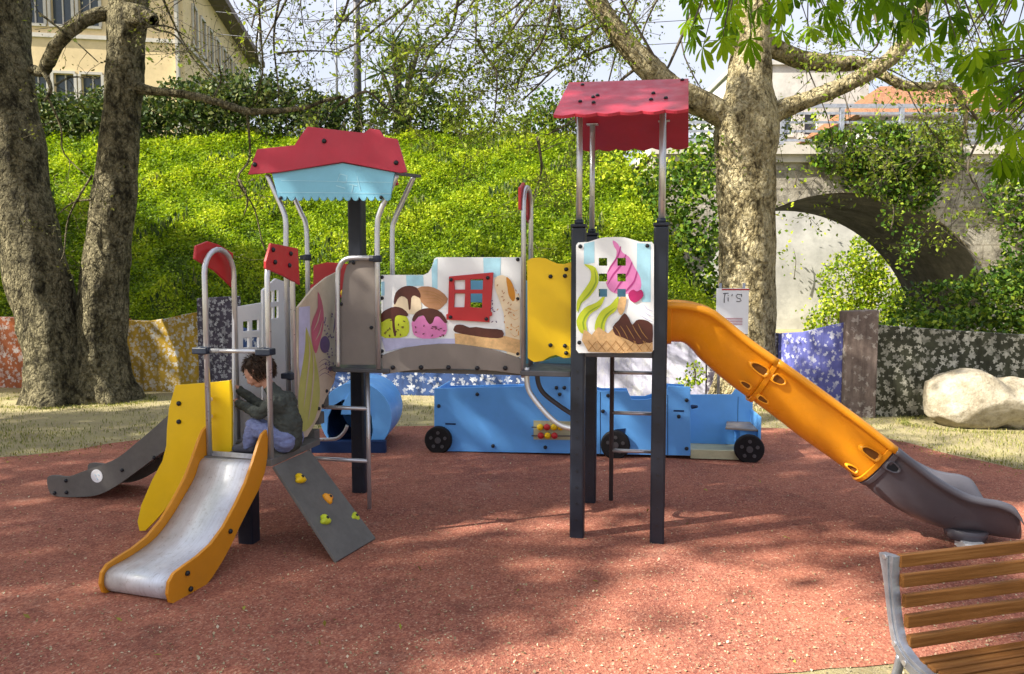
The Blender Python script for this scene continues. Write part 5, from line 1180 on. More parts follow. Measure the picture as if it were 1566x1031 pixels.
# --- grey slide at the far left
gs = [(72, 731), (84, 727), (104, 729), (124, 722), (150, 713), (180, 700), (210, 676), (236, 654), (258, 634), (300, 600), (330, 596), (332, 640), (262, 686), (248, 692), (216, 716), (190, 735), (170, 748), (150, 757), (128, 760), (92, 760), (76, 754)]
for v in (.05, .45):
    q = [F.v(x, y, .05) for x, y in gs]; mb = MB(); mb.slab([(a_, v, c_) for a_, b_, c_ in spline(q, 3, True)], [], (0, .018, 0)); o = mb.build('slide_cheek', M['grey_board'], CL, bevel=.003)
    if v < .1: bolts(o, [F.v(x, y, .05) for x, y in ((101, 735), (84, 754), (102, 753), (187, 719), (236, 700))], 'v', .0145, -1)
    if v < .1:
        mb = MB(); c = F.v(148, 728, .048); mb.tube([(c[0], .0485, c[2]), (c[0], .0465, c[2])], .050, 24)
        for dx, dz in ((-.015, .012), (.012, .015), (0, -.015)): mb.tube([(c[0]+dx, .0462, c[2]+dz), (c[0]+dx+.012, .0462, c[2]+dz-.014)], .0025, 5, 1)
        mb.build('sticker', [M['white'], M['stripe']], o)
bl_ = [(100, 748), (130, 745), (160, 735), (195, 712), (225, 688), (262, 658), (330, 612)]
q = spline([F.v(x, y, .05) for x, y in bl_], 4); mb = MB(); vs_ = []
for p in q: vs_ += [(p[0], .069, p[2]), (p[0], .449, p[2])]
mb.add(vs_, [(2*i, 2*i+1, 2*i+3, 2*i+2) for i in range(len(q)-1)], 0, True); o = mb.build('slide_bed', M['steel_sheet'], CL); o.modifiers.new('thick', 'SOLIDIFY').thickness = .004

# --- climbing ramp with hand holds
A = np.array(F.inv(P(416, 704, 4.48))); A[2] = .52
c1 = np.array(F.inv(G(515, 862))); c2 = np.array(F.inv(G(575, 826)))
A = np.array([uK+.045, -.615, .515]); B_ = np.array([uK+.045+.02, -.20, .525]); nrm = np.cross(c1-A, B_-A); nrm /= np.linalg.norm(nrm); nrm = nrm if nrm[2] > 0 else -nrm
mb = MB(); mb.slab([tuple(A), tuple(B_), tuple(c2+np.array([0, 0, .012])), tuple(c1+np.array([0, 0, .012]))], [], tuple(-nrm*.02)); ramp_o = mb.build('climbing_ramp', M['grey_board'], CL, bevel=.004)
clc = np.array(F.inv(CP))
def onramp(px, py):
    d = ray(px, py); dl = np.array([d@F.U, d@F.V, d[2]]); t = ((A-clc)@nrm)/(dl@nrm); return clc+dl*t
rng = np.random.default_rng(4)
for (px, py), m_ in zip(((457, 734), (500, 764), (495, 797), (540, 793)), ('yellow', 'tube_orange', 'lime', 'lime')):
    p = onramp(px, py); mb = MB(); t1 = np.cross(nrm, (0, 0, 1.)); t1 /= np.linalg.norm(t1); t2 = np.cross(nrm, t1); vs_ = []
    mb.ball((0, 0, 0), 1, 0, 18, 12); a0 = rng.uniform(0, 6)
    for x, y, z in mb.v:
        q_ = math.atan2(y, x); s_ = 1+.22*math.cos(3*q_+a0)+.1*math.cos(5*q_); vs_.append(tuple(p+nrm*(.012+.026*z)+t1*x*.036*s_+t2*y*.034*s_))
    mb.v = vs_; mb.tube([p+nrm*.034, p+nrm*.041], [.010, .009], 10, 1); mb.build('climbing_hold', [M[m_], M['bolt']], ramp_o)

# --- orange trough slide on the right
rim = [(1018, 465), (1040, 465), (1063, 468), (1088, 476), (1105, 488), (1147, 522), (1197, 557), (1235, 584), (1272, 611), (1322, 648), (1370, 686)]
bot = [(1018, 523), (1034, 523), (1047, 525), (1060, 536), (1072, 550), (1110, 583), (1155, 616), (1192, 643), (1228, 671), (1276, 705), (1318, 736)]
rimg = [(1370, 686), (1397, 707), (1432, 733), (1472, 755), (1500, 763), (1525, 767), (1546, 776), (1557, 792)]
botg = [(1318, 736), (1355, 768), (1396, 792), (1428, 805), (1458, 813), (1490, 817), (1525, 822), (1558, 826)]
v0, vc = .115, .385; hw = vc-v0
def trough(name, rimp, botp, mat, widen=0, fl0=False, fl1=False, flare=None):
    K = len(rimp); vs_ = []; nseg = 16; rr = spline([F.v(x, y, v0) for x, y in rimp], 4); bb = spline([F.v(x, y, vc-.09) for x, y in botp], 4)
    for i, (a_, b_) in enumerate(zip(rr, bb)):
        t = i/(len(rr)-1); a_ = np.array(a_); b_ = np.array(b_); hwid = hw + (flare(t) if flare else 0)
        row = []
        # rolled lip, deep bowl, rolled lip
        prof = [(-1.13, -.10), (-1.14, -.03), (-1.08, .015), (-1.02, 0)]
        for k in range(nseg+1):
            s = -1+2*k/nseg; prof.append((s*1.0, (1-abs(s)**2.6)))
        prof += [(1.02, 0), (1.08, .015), (1.14, -.03), (1.13, -.10)]
        ax = np.array([b_[0]-a_[0], 0, b_[2]-a_[2]])
        for s, dpt in prof:
            p = np.array([a_[0], vc+s*hwid, a_[2]]) + ax*(max(dpt, 0) if dpt > .02 else 0)
            if dpt <= .02: p = p - ax/np.linalg.norm(ax)*(.010 if dpt > .01 else (0 if dpt == 0 else (.0 if dpt > -.05 else -.03)))
            row.append(p)
        vs_ += row
    m_ = len(prof); n_ = len(rr); mb = MB()
    mb.add(vs_, [(i*m_+k, i*m_+k+1, (i+1)*m_+k+1, (i+1)*m_+k) for i in range(n_-1) for k in range(m_-1)], 0, True)
    o = mb.build(name, M[mat], tube, fix=True); s_ = o.modifiers.new('thick', 'SOLIDIFY'); s_.thickness = .010; s_.offset = 0; return o, rr, bb
tube = empty('tube_slide', (0, 0, 0)); tube.parent = CL
s1, ra, ba = trough('slide_section', rim[:6]+[(1189, 552)], bot[:6]+[(1148, 611)], 'tube_orange')
s2, rb_, bb_ = trough('slide_section', [(1190, 552), (1235, 584), (1272, 611), (1322, 648), (1370, 686)], [(1149, 611), (1192, 643), (1228, 671), (1276, 705), (1318, 736)], 'tube_orange')
s3, rg_, bg_ = trough('slide_exit', rimg, botg, 'tube_grey', flare=lambda t: .018*t)
# joint flanges
def flange(a_, b_, mat, off_, parent):
    a_, b_ = np.array(a_), np.array(b_); ax = np.array([b_[0]-a_[0], 0, b_[2]-a_[2]]); dirp = np.array([ax[2], 0, -ax[0]]); dirp /= np.linalg.norm(dirp)
    if dirp[0] < 0: dirp = -dirp
    vs_ = []; n_ = 25
    for e in (-.016, .016):
        for g_ in (1.0, 1.055):
            for k in range(n_):
                s = -1+2*k/(n_-1); p = np.array([a_[0], vc+s*(hw*g_+.006), a_[2]])+ax*((1-abs(s)**2.6)*(g_+.025))+dirp*(e+off_); vs_.append(p)
    L = lambda j, k: j*n_+k
    fs_ = []
    for k in range(n_-1): fs_ += [(L(0, k), L(0, k+1), L(1, k+1), L(1, k)), (L(2, k), L(3, k), L(3, k+1), L(2, k+1)), (L(1, k), L(1, k+1), L(3, k+1), L(3, k)), (L(0, k), L(2, k), L(2, k+1), L(0, k+1))]
    fs_ += [(0, L(1, 0), L(3, 0), L(2, 0)), (n_-1, L(2, n_-1), L(3, n_-1), L(1, n_-1))]
    mb = MB(); mb.add(vs_, fs_, 0, False); mb.build('flange', M[mat], parent, bevel=.003)
flange(ra[0], ba[0], 'tube_orange', .02, s1)
flange(rb_[0], bb_[0], 'tube_orange', 0, s1); flange(rb_[-1], bb_[-1], 'tube_orange', -.02, s2); flange(rg_[0], bg_[0], 'tube_grey', .022, s3)
# moulded bolt pockets beside each joint
def pocket(px, py, ang, parent, L=.125, W=.055, mat='tube_orange'):
    base = np.array(F.v(px, py, v0+.018)); u_ = np.array([math.cos(R(ang)), 0, math.sin(R(ang))]); w_ = np.array([-u_[2], 0, u_[0]])
    out = [base+u_*L*.5*c_+w_*W*.5*s_ for c_, s_ in ((1, -1), (1, 1), (.1, 1), (-.45, .75), (-.85, .3), (-1, -.2), (-.85, -.7), (-.4, -1))]
    out = spline(out, 2, True); n_ = len(out); cen = base
    mb = MB(); rim_o = [p+np.array([0, -.010, 0]) for p in out]; rim_i = [cen+(p-cen)*.80+np.array([0, -.010, 0]) for p in out]; inn = [cen+(p-cen)*.74+np.array([0, .004, 0]) for p in out]
    base_o = [cen+(p-cen)*1.16+np.array([0, .02, 0]) for p in out]
    mb.add(base_o+rim_o+rim_i+inn, [(j*n_+k, j*n_+(k+1) % n_, (j+1)*n_+(k+1) % n_, (j+1)*n_+k) for j in range(3) for k in range(n_)], 0, True)
    o = 3*n_; mb.f.append(tuple(o+k for k in range(n_))); mb.m.append(1); mb.s.append(False)
    mb.build('bolt_pocket', [M[mat], M['tube_dark'] if mat == 'tube_orange' else M['bolt']], parent)
pocket(1161, 563, -36, s1); pocket(1192, 582, 144, s2, .085); pocket(1331, 692, -36, s2); pocket(1366, 716, 144, s3, .085, mat='tube_grey')
pocket(1140, 588, -36, s1, .075, .03); pocket(1167, 612, 144, s2, .075, .03); pocket(1303, 716, -36, s2, .075, .03)
q = F.inv(G(1462, 822)); mb = MB(); mb.box(q[0]-.06, q[0]+.06, vc-.22, vc-.05, -.02, .06); mb.build('foot', M['white'], tube, bevel=.005)
mb = MB(); mb.tube([(q[0], vc-.05, .05), (q[0], vc-.05, .12)], [.11, .13], 18); mb.build('boss', M['tube_grey'], tube)

# ------------------------------------------------------------------ blue play train and barrel tunnel
g0, g1 = G(660, 691), G(1168, 707); th = -math.atan2(g1[1]-g0[1], g1[0]-g0[0]); F2 = Frame(g0[:2], th)
TR = empty('play_train', (*g0[:2], 0), -th); tag(TR, 'long bright blue wooden play train with black wheels behind the climbing frame', 'play train')
def tpanel(name, px, v, mat=('blue',), thick=.02, parent=None, bpx=(), decals=(), holes=()):
    q = [F2.v(x, y, v) for x, y in px]; mb = MB(); mb.slab(q, [[F2.v(x, y, v) for x, y in h] for h in holes], (0, thick, 0))
    for i, (p, mi) in enumerate(decals): mb.slab([F2.v(x, y, v-.0012-.0005*i) for x, y in p], [], (0, .001, 0), mi, back=False)
    o = mb.build(name, [M[m] for m in mat], parent or TR, bevel=.004)
    bolts(o, [F2.v(x, y, v) for x, y in bpx], 'v', .018, -1); return o
Wd = .62
tp = [(664, 594), (800, 591), (806, 578), (826, 569), (870, 558), (893, 556), (896, 592), (918, 598), (960, 598), (966, 611), (990, 611), (1018, 603), (1022, 590), (1056, 592), (1056, 697), (664, 690)]
slot = [[(681, 647), (697, 647.5), (697, 650), (681, 649.5)]]
tpanel('side_panel', tp, 0, ('blue', 'navy'), bpx=[(671, 621), (754, 682), (834, 684), (922, 629), (851, 593), (863, 593), (856, 603), (1038, 637), (1050, 612), (1050, 686), (730, 603), (930, 605)], decals=[([(917.6, 600), (918.6, 600), (918.6, 694), (917.6, 694)], 1), ([(1020.6, 604), (1021.6, 604), (1021.6, 696), (1020.6, 696)], 1), (slot[0], 1), ([(1030, 627), (1046, 627.4), (1046, 630), (1030, 629.5)], 1), ([(940, 657), (957, 655), (955, 664), (942, 662)], 1)])
q = [F2.v(x, y, 0) for x, y in tp]; mb = MB(); mb.slab([(a_, Wd, c_-(.06 if c_ > .3 else 0)) for a_, b_, c_ in q], [], (0, .02, 0)); mb.build('side_panel', M['blue'], TR, bevel=.004)
qa = F2.v(664, 594, 0); qb = F2.v(1056, 697, 0); qc = F2.v(1166, 606, 0)
zb = .06
for u, z1_ in ((qa[0], qa[2]), (F2.v(800, 600, 0)[0], qa[2]), (F2.v(1022, 600, 0)[0], qa[2]-.02)):
    mb = MB(); mb.box(u+.002, u+.022, .022, Wd-.002, zb, z1_-.01); mb.build('end_panel', M['blue'], TR, bevel=.003)
mb = MB(); mb.box(qa[0]+.01, qc[0]-.01, .03, Wd-.01, zb-.03, zb); mb.build('floor', M['wood_end'], TR)
mb = MB(); mb.box(qb[0]+.002, qc[0]-.05, .001, .029, zb-.045, zb+.035); mb.build('sill', M['wood_end'], TR)
# rear bay with its seat
zz = F2.v(1100, 603, .45)[2]
mb = MB(); mb.slab([(qb[0], .45, zb), (qc[0], .45, zb), (qc[0], .45, zz+.05), (qc[0]-.16, .45, zz+.06), (qc[0]-.20, .45, zz-.0), (qb[0], .45, zz-.01)], [], (0, .02, 0)); o = mb.build('back_panel', M['blue_edge'], TR, bevel=.003)
mb = MB(); mb.box(qc[0]-.14, qc[0]-.137, .447, .4497, zb+.1, zz-.02); mb.build('groove', M['navy'], o)
mb = MB(); mb.box(qc[0]-.02, qc[0], .02, .449, zb, zz-.14); mb.build('end_panel', M['blue_edge'], TR, bevel=.003)
zs = F2.v(1130, 655, .1)[2]; mb = MB(); mb.slab([(qc[0]-.30, .12, zs), (qc[0]-.021, .05, zs), (qc[0]-.021, .448, zs), (qc[0]-.24, .448, zs)], [], (0, 0, -.018)); mb.build('seat', M['taupe'], TR, bevel=.003)
mb = MB(); mb.box(qc[0]-.17, qc[0]-.021, .10, .42, zb+.0, zs-.019); mb.build('seat_base', M['blue'], TR, bevel=.004)
mb = MB(); c = F2.v(1060, 622, -.0); mb.tube([(c[0]-.01, -.01, c[2]), (c[0]+.03, -.05, c[2]+.01)], [.02, .012], 8); mb.build('peg', M['navy'], TR)
for x, y, r_ in ((670, 677, .132), (941, 689, .135), (1146, 692, .132)):
    c = F2.v(x, y, -.04); cz = max(c[2], r_-.008)
    mb = MB(); mb.tube([(c[0], -.052, cz), (c[0], -.045, cz), (c[0], .0-.004, cz)], [r_-.012, r_, r_], 32); w_ = mb.build('wheel', M['rubber_tyre'], TR)
    mb = MB(); mb.tube([(c[0], -.06, cz), (c[0], -.0525, cz)], .03, 14)
    for k in range(5): a_ = k*1.257+.3; mb.tube([(c[0]+.072*math.cos(a_), -.058, cz+.072*math.sin(a_)), (c[0]+.072*math.cos(a_), -.0525, cz+.072*math.sin(a_))], .017, 10)
    mb.build('hub', M['chrome_dark'], w_)
# bead counter
bc_ = empty('bead_counter', (0, 0, 0)); bc_.parent = TR
mb = MB(); q = [F2.v(x, y, -.001) for x, y in ((816, 643), (893, 645), (893, 673), (816, 672))]; mb.slab(q, [], (0, -.006, 0)); mb.build('counter_board', M['wood_end'], bc_)
for y, cs in ((653.5, 'yryy'), (666.5, 'ryr')):
    a_ = F2.v(813, y, -.035); b_ = F2.v(893, y+.6, -.035); mb = MB(); mb.tube([a_, b_], .006, 8); mb.build('rod', M['chrome_dark'], bc_)
    for k, c in enumerate(cs):
        x = 826+k*10.5; q = F2.v(x+(1 if y > 660 else 0), y, -.035); mb = MB(); mb.ball(q, .031, 0, 16, 11); mb.build('bead', M['yellow'] if c == 'y' else M['red'], bc_)

# barrel tunnel
tc_ = G(545, 690); TN = empty('barrel_tunnel', (tc_[0], tc_[1], 0)); tag(TN, 'round bright blue play tunnel with a dark opening under the gabled tower', 'play tunnel')
Rt = .345; cx, cz = 0, Rt-.02
def arcp(r, n=40): return [(cx+r*math.cos(2*math.pi*k/n), 0, cz+r*math.sin(2*math.pi*k/n)) for k in range(n)]
op = [(-.26, 0, .03), (.13, 0, .03), (.16, 0, .2), (.15, 0, .34), (.10, 0, .45), (.0, 0, .50), (-.12, 0, .50), (-.22, 0, .44), (-.27, 0, .33), (-.28, 0, .18)]
mb = MB(); mb.slab(arcp(Rt), [op], (0, .03, 0)); mb.build('front_disc', M['blue_edge'], TN, bevel=.006)
mb = MB(); mb.slab([(a_, .74, c_) for a_, b_, c_ in arcp(Rt-.01)], [], (0, .03, 0)); mb.build('rear_disc', M['blue'], TN, bevel=.006)
mb = MB(); n_ = 48; vs_ = []
for r_, y0, y1 in ((Rt-.004, .032, .738), (Rt-.03, .032, .738)):
    for y in (y0, y1): vs_ += [(cx+r_*math.cos(2*math.pi*k/n_), y, cz+r_*math.sin(2*math.pi*k/n_)) for k in range(n_)]
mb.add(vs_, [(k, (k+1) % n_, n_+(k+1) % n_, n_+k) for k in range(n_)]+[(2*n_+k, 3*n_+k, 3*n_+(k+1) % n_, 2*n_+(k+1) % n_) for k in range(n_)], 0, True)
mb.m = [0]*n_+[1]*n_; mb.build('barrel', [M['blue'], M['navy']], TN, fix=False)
mb = MB(); mb.slab([(-.14, -.02, .36), (.14, -.02, .36), (.12, -.02, .46), (.06, -.02, .57), (-.06, -.02, .57), (-.12, -.02, .46)], [], (0, .018, 0)); mb.build('hood_board', M['blue_edge'], TN, bevel=.004)
mb = MB(); mb.box(-.42, .30, -.10, -.03, .0, .12); mb.build('step', M['navy'], TN, bevel=.006)

# ------------------------------------------------------------------ warning sign on its posts
sp_ = P(1119, 473, 8.6); e = empty('notice_board', (sp_[0], 8.6, 0)); tag(e, 'white notice board with black lettering in front of the plane tree trunk', 'sign')
a_, b_ = P(1096, 441, 8.6), P(1144, 511, 8.6); x0, x1 = a_[0]-sp_[0], b_[0]-sp_[0]; z0, z1 = b_[2], a_[2]
mb = MB(); mb.box(x0, x1, 0, .012, z0, z1); o = mb.build('board', M['white'], e, bevel=.002)
mb = MB(); mb.box(x0+.06, x1+.003, -.003, -.0005, z1-.022, z1-.006); mb.build('red_line', M['red'], o)
mb = MB(); g = lambda px, py: tuple(P(px, py, 8.6)-np.array([sp_[0], 8.6+.002, 0]))
for st in ([(1106, 449), (1114, 448.5)], [(1109, 449), (1107.5, 456), (1107.5, 463)], [(1113.5, 455), (1113.5, 461)], [(1113.5, 451.5), (1113.6, 452.5)], [(1120, 450), (1119, 453)], [(1133.5, 451), (1128, 450), (1125.5, 453), (1128, 456), (1132, 457), (1133.5, 460), (1130, 461.5), (1126, 461)], [(1134, 450), (1134, 454)]):
    mb.tube([g(*p) for p in st], .0045, 5)
mb.build('lettering', M['bolt'], o)
mb = MB()
for k in range(5): mb.box(x0+.07, x1-.07, -.003, -.0005, z0+.18-k*.018, z0+.186-k*.018)
mb.build('small_print', M['rose'], o)
for x in (x0+.05, x1-.05):
    mb = MB(); mb.tube([(x, .03, -.1), (x, .03, z1+.06)], .018, 10); mb.build('post', M['iron'], e)

# ------------------------------------------------------------------ bench in the near corner
FB = Frame((1.432, 2.655), -R(15)); BN = empty('park_bench', (*FB.o[:2], 0), R(15)); tag(BN, 'park bench with brown wooden slats and grey cast iron ends in the near corner', 'bench')
zj = .30
def iron(u):
    # side outline: lever top, back, seat, legs (v forward is negative)
    c = [np.array(p) for p in ((.075, .585), (.064, .50), (.048, .41), (.030, .33), (.004, .265), (-.05, .222), (-.13, .205), (-.21, .205), (-.29, .215), (-.34, .205))]
    wd = [.075, .046, .040, .040, .046, .055, .052, .040, .036, .024]
    b_ = spline([np.array([p[0], p[1], w_]) for p, w_ in zip(c, wd)], 4); L = []; Q = []
    for i, p in enumerate(b_):
        d = (b_[min(i+1, len(b_)-1)]-b_[max(i-1, 0)])[:2]; d /= np.linalg.norm(d); nn = np.array([-d[1], d[0]]); L.append(p[:2]+nn*p[2]/2); Q.append(p[:2]-nn*p[2]/2)
    o_ = [(u, p[0], p[1]) for p in L+Q[::-1]]
    mb = MB(); mb.slab(o_, [], (.034, 0, 0)); o = mb.build('iron_end', M['iron'], BN, bevel=.005)
    inner = [(u-.006, p[0], p[1]) for p in [q*.7+r*.3 for q, r in zip(L, Q)]+[r*.7+q*.3 for q, r in zip(L, Q)][::-1]]
    mb = MB(); mb.slab(inner, [], (.0055, 0, 0)); mb.build('rib', M['iron'], o, bevel=.002)
    for a_, b2, w_ in (((.0, .23), (.10, .0), .04), ((-.27, .205), (-.33, .0), .036)):
        mb = MB(); m_ = (np.array(a_)+np.array(b2))/2+np.array([-.02, 0]); mb.tube(spline([(u+.017, a_[0], a_[1]), (u+.017, m_[0], m_[1]), (u+.017, b2[0], b2[1])], 4), [w_/2]*9, 10, oval=.7); mb.build('leg', M['iron'], o)
    for v_, z_, r_ in ((.074, .578, .009), (.012, .27, .010), (-.04, .222, .010)):
        mb = MB(); mb.tube([(u-.010, v_, z_), (u+.0, v_, z_)], r_, 10); mb.build('bolt', M['steel'], o)
iron(0); iron(1.15)
for k in range(5):
    t = k/4; z = .570-.285*t; v_ = .066-.058*t
    mb = MB(); mb.box(.030, 1.155, v_-.034, v_-.012, z-.0245, z+.0245); o = mb.build('back_slat', M['bench_wood'], BN, bevel=.004)
for k in range(6):
    v_ = -.075-k*.048; mb = MB(); mb.box(.030, 1.155, v_-.019, v_+.019, .226, .246); mb.build('seat_slat', M['bench_wood'], BN, bevel=.004)

# ------------------------------------------------------------------ the child on the low deck
def child():
    o_ = np.array(F.w(F.v(430, 690, -.42))); base = np.array([o_[0], o_[1], zk])
    q = lambda px, py, v: np.array(F.w(F.v(px, py, v)))
    hip = q(441, 673, -.42); hip[2] = zk+.085; belly = q(441, 648, -.42); chest = q(430, 617, -.42); neck = q(413, 592, -.42); head = q(397, 569, -.43)
    L = []   # (a, b, ra, rb, material)   0 skin 1 jacket 2 jeans 3 shoe
    cap = lambda a_, b_, ra_, rb2, m_: L.append((np.array(a_), np.array(b_), ra_, rb2, m_))
    V_, U_ = F.V, F.U
    cap(hip-V_*.045, hip+V_*.045, .072, .072, 2); cap(hip, belly, .085, .082, 1); cap(belly, chest, .086, .082, 1)
    cap(chest-V_*.06+U_*.01, chest+V_*.06+U_*.01, .06, .06, 1); cap(chest, neck, .07, .038, 1); cap(neck, head, .036, .036, 0)
    fwd = -U_*.86+np.array([0, 0, -.5]); fwd /= np.linalg.norm(fwd); upv = np.array([0, 0, 1.])-fwd*fwd[2]; upv /= np.linalg.norm(upv); sd = np.cross(fwd, upv)
    cap(head+upv*.015-fwd*.015, head+upv*.01+fwd*.01, .082, .080, 0); cap(head-upv*.03+fwd*.025, head-upv*.05+fwd*.038, .055, .036, 0)
    cap(head+fwd*.082-upv*.002, head+fwd*.097-upv*.020, .010, .012, 0)
    for s_ in (-1, 1):
        cap(head+sd*s_*.083-fwd*.01-upv*.012, head+sd*s_*.088-fwd*.018+upv*.012, .010, .013, 0)
        cap(head+sd*s_*.040+fwd*.060-upv*.025, head+sd*s_*.042+fwd*.058-upv*.030, .022, .020, 0)
    cap(head+fwd*.083-upv*.044-sd*.014, head+fwd*.083-upv*.044+sd*.014, .007, .007, 0)
    # arms
    near, far = chest-V_*.095+U_*.0+np.array([0, 0, .022]), chest+V_*.095+np.array([0, 0, .022])
    bar = np.array(F.w((uH, -.29, F.u(356, 607, uH)[2])))
    elb = q(397, 634, -.52); handn = q(372, 612, -.40)
    hb_ = np.array(F.w((uH+.005, -.29, F.v(356, 613, -.29)[2])))
    cap(near, elb, .042, .034, 1); w1 = elb+(hb_-elb)*.80; cap(elb, w1, .034, .026, 1); cap(w1, elb+(hb_-elb)*.90, .019, .018, 0)
    elf = q(402, 622, -.28); cap(far, elf, .042, .034, 1); hf = np.array(F.w((uH+.005, -.29, F.v(356, 590, -.29)[2]))); w2 = elf+(hf-elf)*.78; cap(elf, w2, .034, .026, 1); cap(w2, elf+(hf-elf)*.88, .019, .018, 0)
    for tgt_, el in ((hb_, elb), (hf, elf)):
        d = tgt_-el; d /= np.linalg.norm(d); palm0 = tgt_-d*.050; palm1 = tgt_-d*.024
        cap(palm0+np.array([0, 0, .006]), palm1+np.array([0, 0, .012]), .016, .015, 0); cap(palm0, palm1-np.array([0, 0, .012]), .016, .014, 0)
        sdv = np.cross(d, (0, 0, 1)); sdv /= np.linalg.norm(sdv)
        for k in range(4):
            dz = np.array([0, 0, .023-.0145*k]); r_ = .0068-.0005*(k == 3); L1 = .022
            a1 = palm1+dz+sdv*.014; a2 = tgt_+dz+sdv*.024+d*.002; a3 = tgt_+dz+sdv*.012+d*.026; a4 = tgt_+dz-sdv*.006+d*(.026-.003*(k == 0 or k == 3))
            cap(a1, a2, r_+.001, r_, 0); cap(a2, a3, r_, r_*.95, 0); cap(a3, a4, r_*.95, r_*.85, 0)
        t0 = palm0+np.array([0, 0, .012])-sdv*.012; cap(t0, tgt_-sdv*.022+np.array([0, 0, .020]), .009, .008, 0); cap(tgt_-sdv*.022+np.array([0, 0, .020]), tgt_-sdv*.018+d*.020+np.array([0, 0, .016]), .008, .007, 0)
    # legs: knees up, feet on the deck
    for s_, kx in ((-1, 388), (1, 393)):
        v_ = -.42+s_*.075; hj = hip+V_*s_*.055; kn = q(kx, 652, v_); ft = q(kx-8, 694, v_); ft[2] = zk+.050
        cap(hj, kn, .064, .050, 2); cap(kn, ft, .047, .034, 2)
        toe = ft-U_*.085; toe[2] = zk+.026; heel = ft+U_*.015; heel[2] = zk+.030; cap(heel, toe, .029, .026, 3); cap(ft-U_*.02, toe+U_*.02, .030, .022, 3)
    mb = MB()
    for a_, b_, ra_, rb2, m_ in L:
        n_ = 6; pts = []; rad = []
        d = (b_-a_); ln = np.linalg.norm(d); d = d/ln
        for k in range(n_): t = math.pi/2*k/n_; pts.append(a_-d*ra_*math.cos(t)); rad.append(max(.0006, ra_*math.sin(t)))
        pts += [a_, b_]; rad += [ra_, rb2]
        for k in range(1, n_+1): t = math.pi/2*k/n_; pts.append(b_+d*rb2*math.sin(t)); rad.append(max(.0006, rb2*math.cos(t)))
        mb.tube(pts, rad, 16)
    tmp = mb.build('tmp', M['white'], None, fix=False)
    r_ = tmp.modifiers.new('r', 'REMESH'); r_.mode = 'VOXEL'; r_.voxel_size = .0045; r_.use_smooth_shade = True
    s_ = tmp.modifiers.new('s', 'SMOOTH'); s_.iterations = 3; s_.factor = .5
    me = bpy.data.meshes.new_from_object(tmp.evaluated_get(bpy.context.evaluated_depsgraph_get())); bpy.data.objects.remove(tmp)
    n_ = len(me.vertices); co_ = np.empty(n_*3); me.vertices.foreach_get('co', co_); co_ = co_.reshape(-1, 3)
    best = np.full(n_, 9e9); own_ = np.zeros(n_, int)
    for a_, b_, ra_, rb2, m_ in L:
        ab = b_-a_; t = np.clip(((co_-a_)@ab)/(ab@ab), 0, 1); dd = np.linalg.norm(co_-(a_+t[:, None]*ab), axis=1)-(ra_+(rb2-ra_)*t)
        k = dd < best; best[k] = dd[k]; own_[k] = m_
    # cloth folds pushed along the normals
    no_ = np.empty(n_*3); me.vertices.foreach_get('normal', no_); no_ = no_.reshape(-1, 3)
    from mathutils import noise as mn
    fold = np.array([mn.noise(Vector((c[0]*22, c[1]*22, c[2]*38))) + .5*mn.noise(Vector((c[0]*50+9, c[1]*50, c[2]*80))) for c in co_])*.0075*((own_ == 1) | (own_ == 2)); fold += .0022*((own_ == 1) | (own_ == 2))
    co_ = co_+no_*fold[:, None]-base; me.vertices.foreach_set('co', co_.ravel())
    me.materials.clear()
    mk = [plain('skin', (.52, .29, .21), .5, 0, .06, 12, dirt=0), plain('jacket', (.055, .062, .055), .8, 0, .25, 30, dirt=0, bmp=.4), plain('jeans', (.17, .20, .36), .85, 0, .18, 60, dirt=0, bmp=.4), plain('shoe', (.10, .10, .12), .6, dirt=0)]
    for m_ in mk: me.materials.append(m_)
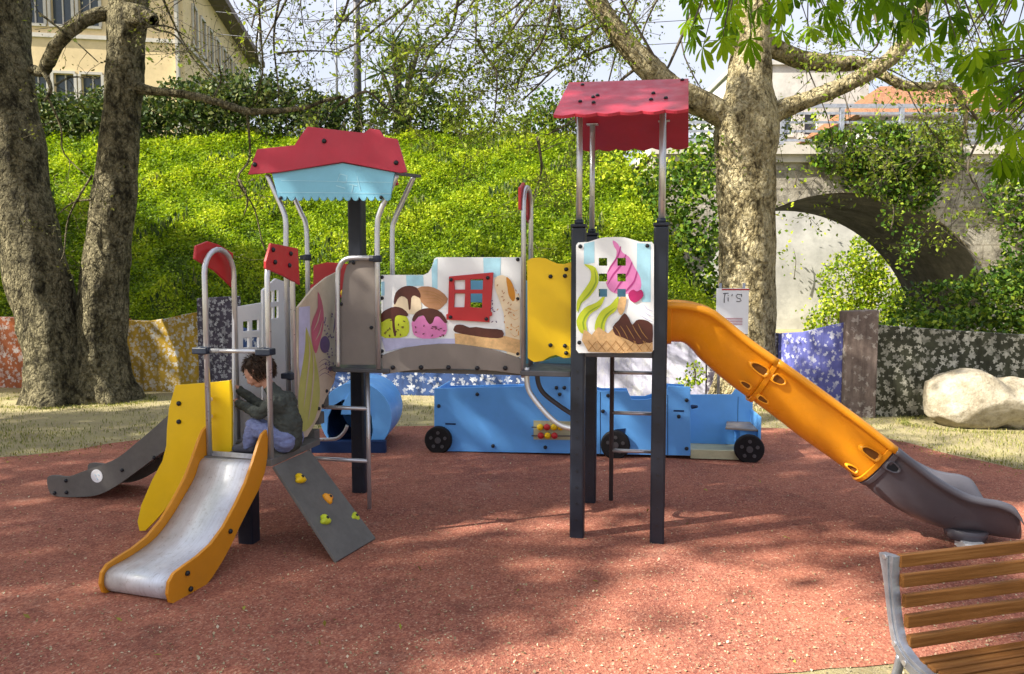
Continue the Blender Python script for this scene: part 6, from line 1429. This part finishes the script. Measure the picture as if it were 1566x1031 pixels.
    pv = np.array([own_[p.vertices[0]] for p in me.polygons], np.int32); me.polygons.foreach_set('material_index', pv); me.polygons.foreach_set('use_smooth', np.ones(len(pv), bool))
    me.update(); po = bpy.data.objects.new('person', me); COL.objects.link(po); po.location = base
    tag(po, 'small child in dark jacket and blue jeans sitting on the low deck holding the rail', 'child')
    # hair cap
    rg2 = np.random.default_rng(2); hm = MB(); hm.ball((0, 0, 0), 1, 0, 40, 26); vs_ = []
    for x, y, z in hm.v:
        p = fwd*x+sd*y+upv*z; rr2 = .0965+.004*math.sin(9*math.atan2(y, x)+6*z)+rg2.normal(0, .0012)
        low = max(0, (x*.9-z*.55)+.02); sh_ = 1-min(.30, low*.55); vs_.append(head-base+upv*.014-fwd*.006+p*rr2*sh_*(1.0 if z > -.55 else .86))
    hm.v = [tuple(p) for p in vs_]; hm.build('hair', plain('hair', (.030, .018, .012), .6, 0, .3, 60, dirt=0, bmp=.6), po)
    rg3 = np.random.default_rng(6); q_ = rand_dirs(rg3, 5200); keep_ = [i for i, (x, y, z) in enumerate(q_ @ np.stack([fwd, sd, upv], 1)) if not (x > .15 and z < .52) and z > -.62]; q_ = q_[keep_][:2600]
    pp_ = head-base+upv*.014-fwd*.006+q_*.0955; dd_ = np.tile(-upv-fwd*.1, (len(q_), 1)); dd_ = dd_ - q_*(dd_*q_).sum(1)[:, None]; dd_ += q_*.12; dd_ /= np.linalg.norm(dd_, axis=1)[:, None]
    leaf_mesh('hair', pp_, .034, leafmat('hair_strand', [(.02, .012, .008), (.05, .03, .02), (.09, .055, .035)], .5, .05), po, 3, .10, 0, dirs=dd_)
    em = plain('eye', (.02, .015, .012), .2, dirt=0)
    for s_ in (-1, 1):
        hm = MB(); hm.ball(tuple(head-base+sd*s_*.031+fwd*.079+upv*.010), (.0085,)*3, 0, 10, 7); hm.build('eye', em, po)
        hm = MB(); c = head-base+sd*s_*.031+fwd*.084+upv*.028; hm.tube([c-sd*.014, c+sd*.0+upv*.003, c+sd*.014], .003, 6); hm.build('eyebrow', em, po)
child()
print('objects', len(bpy.data.objects))
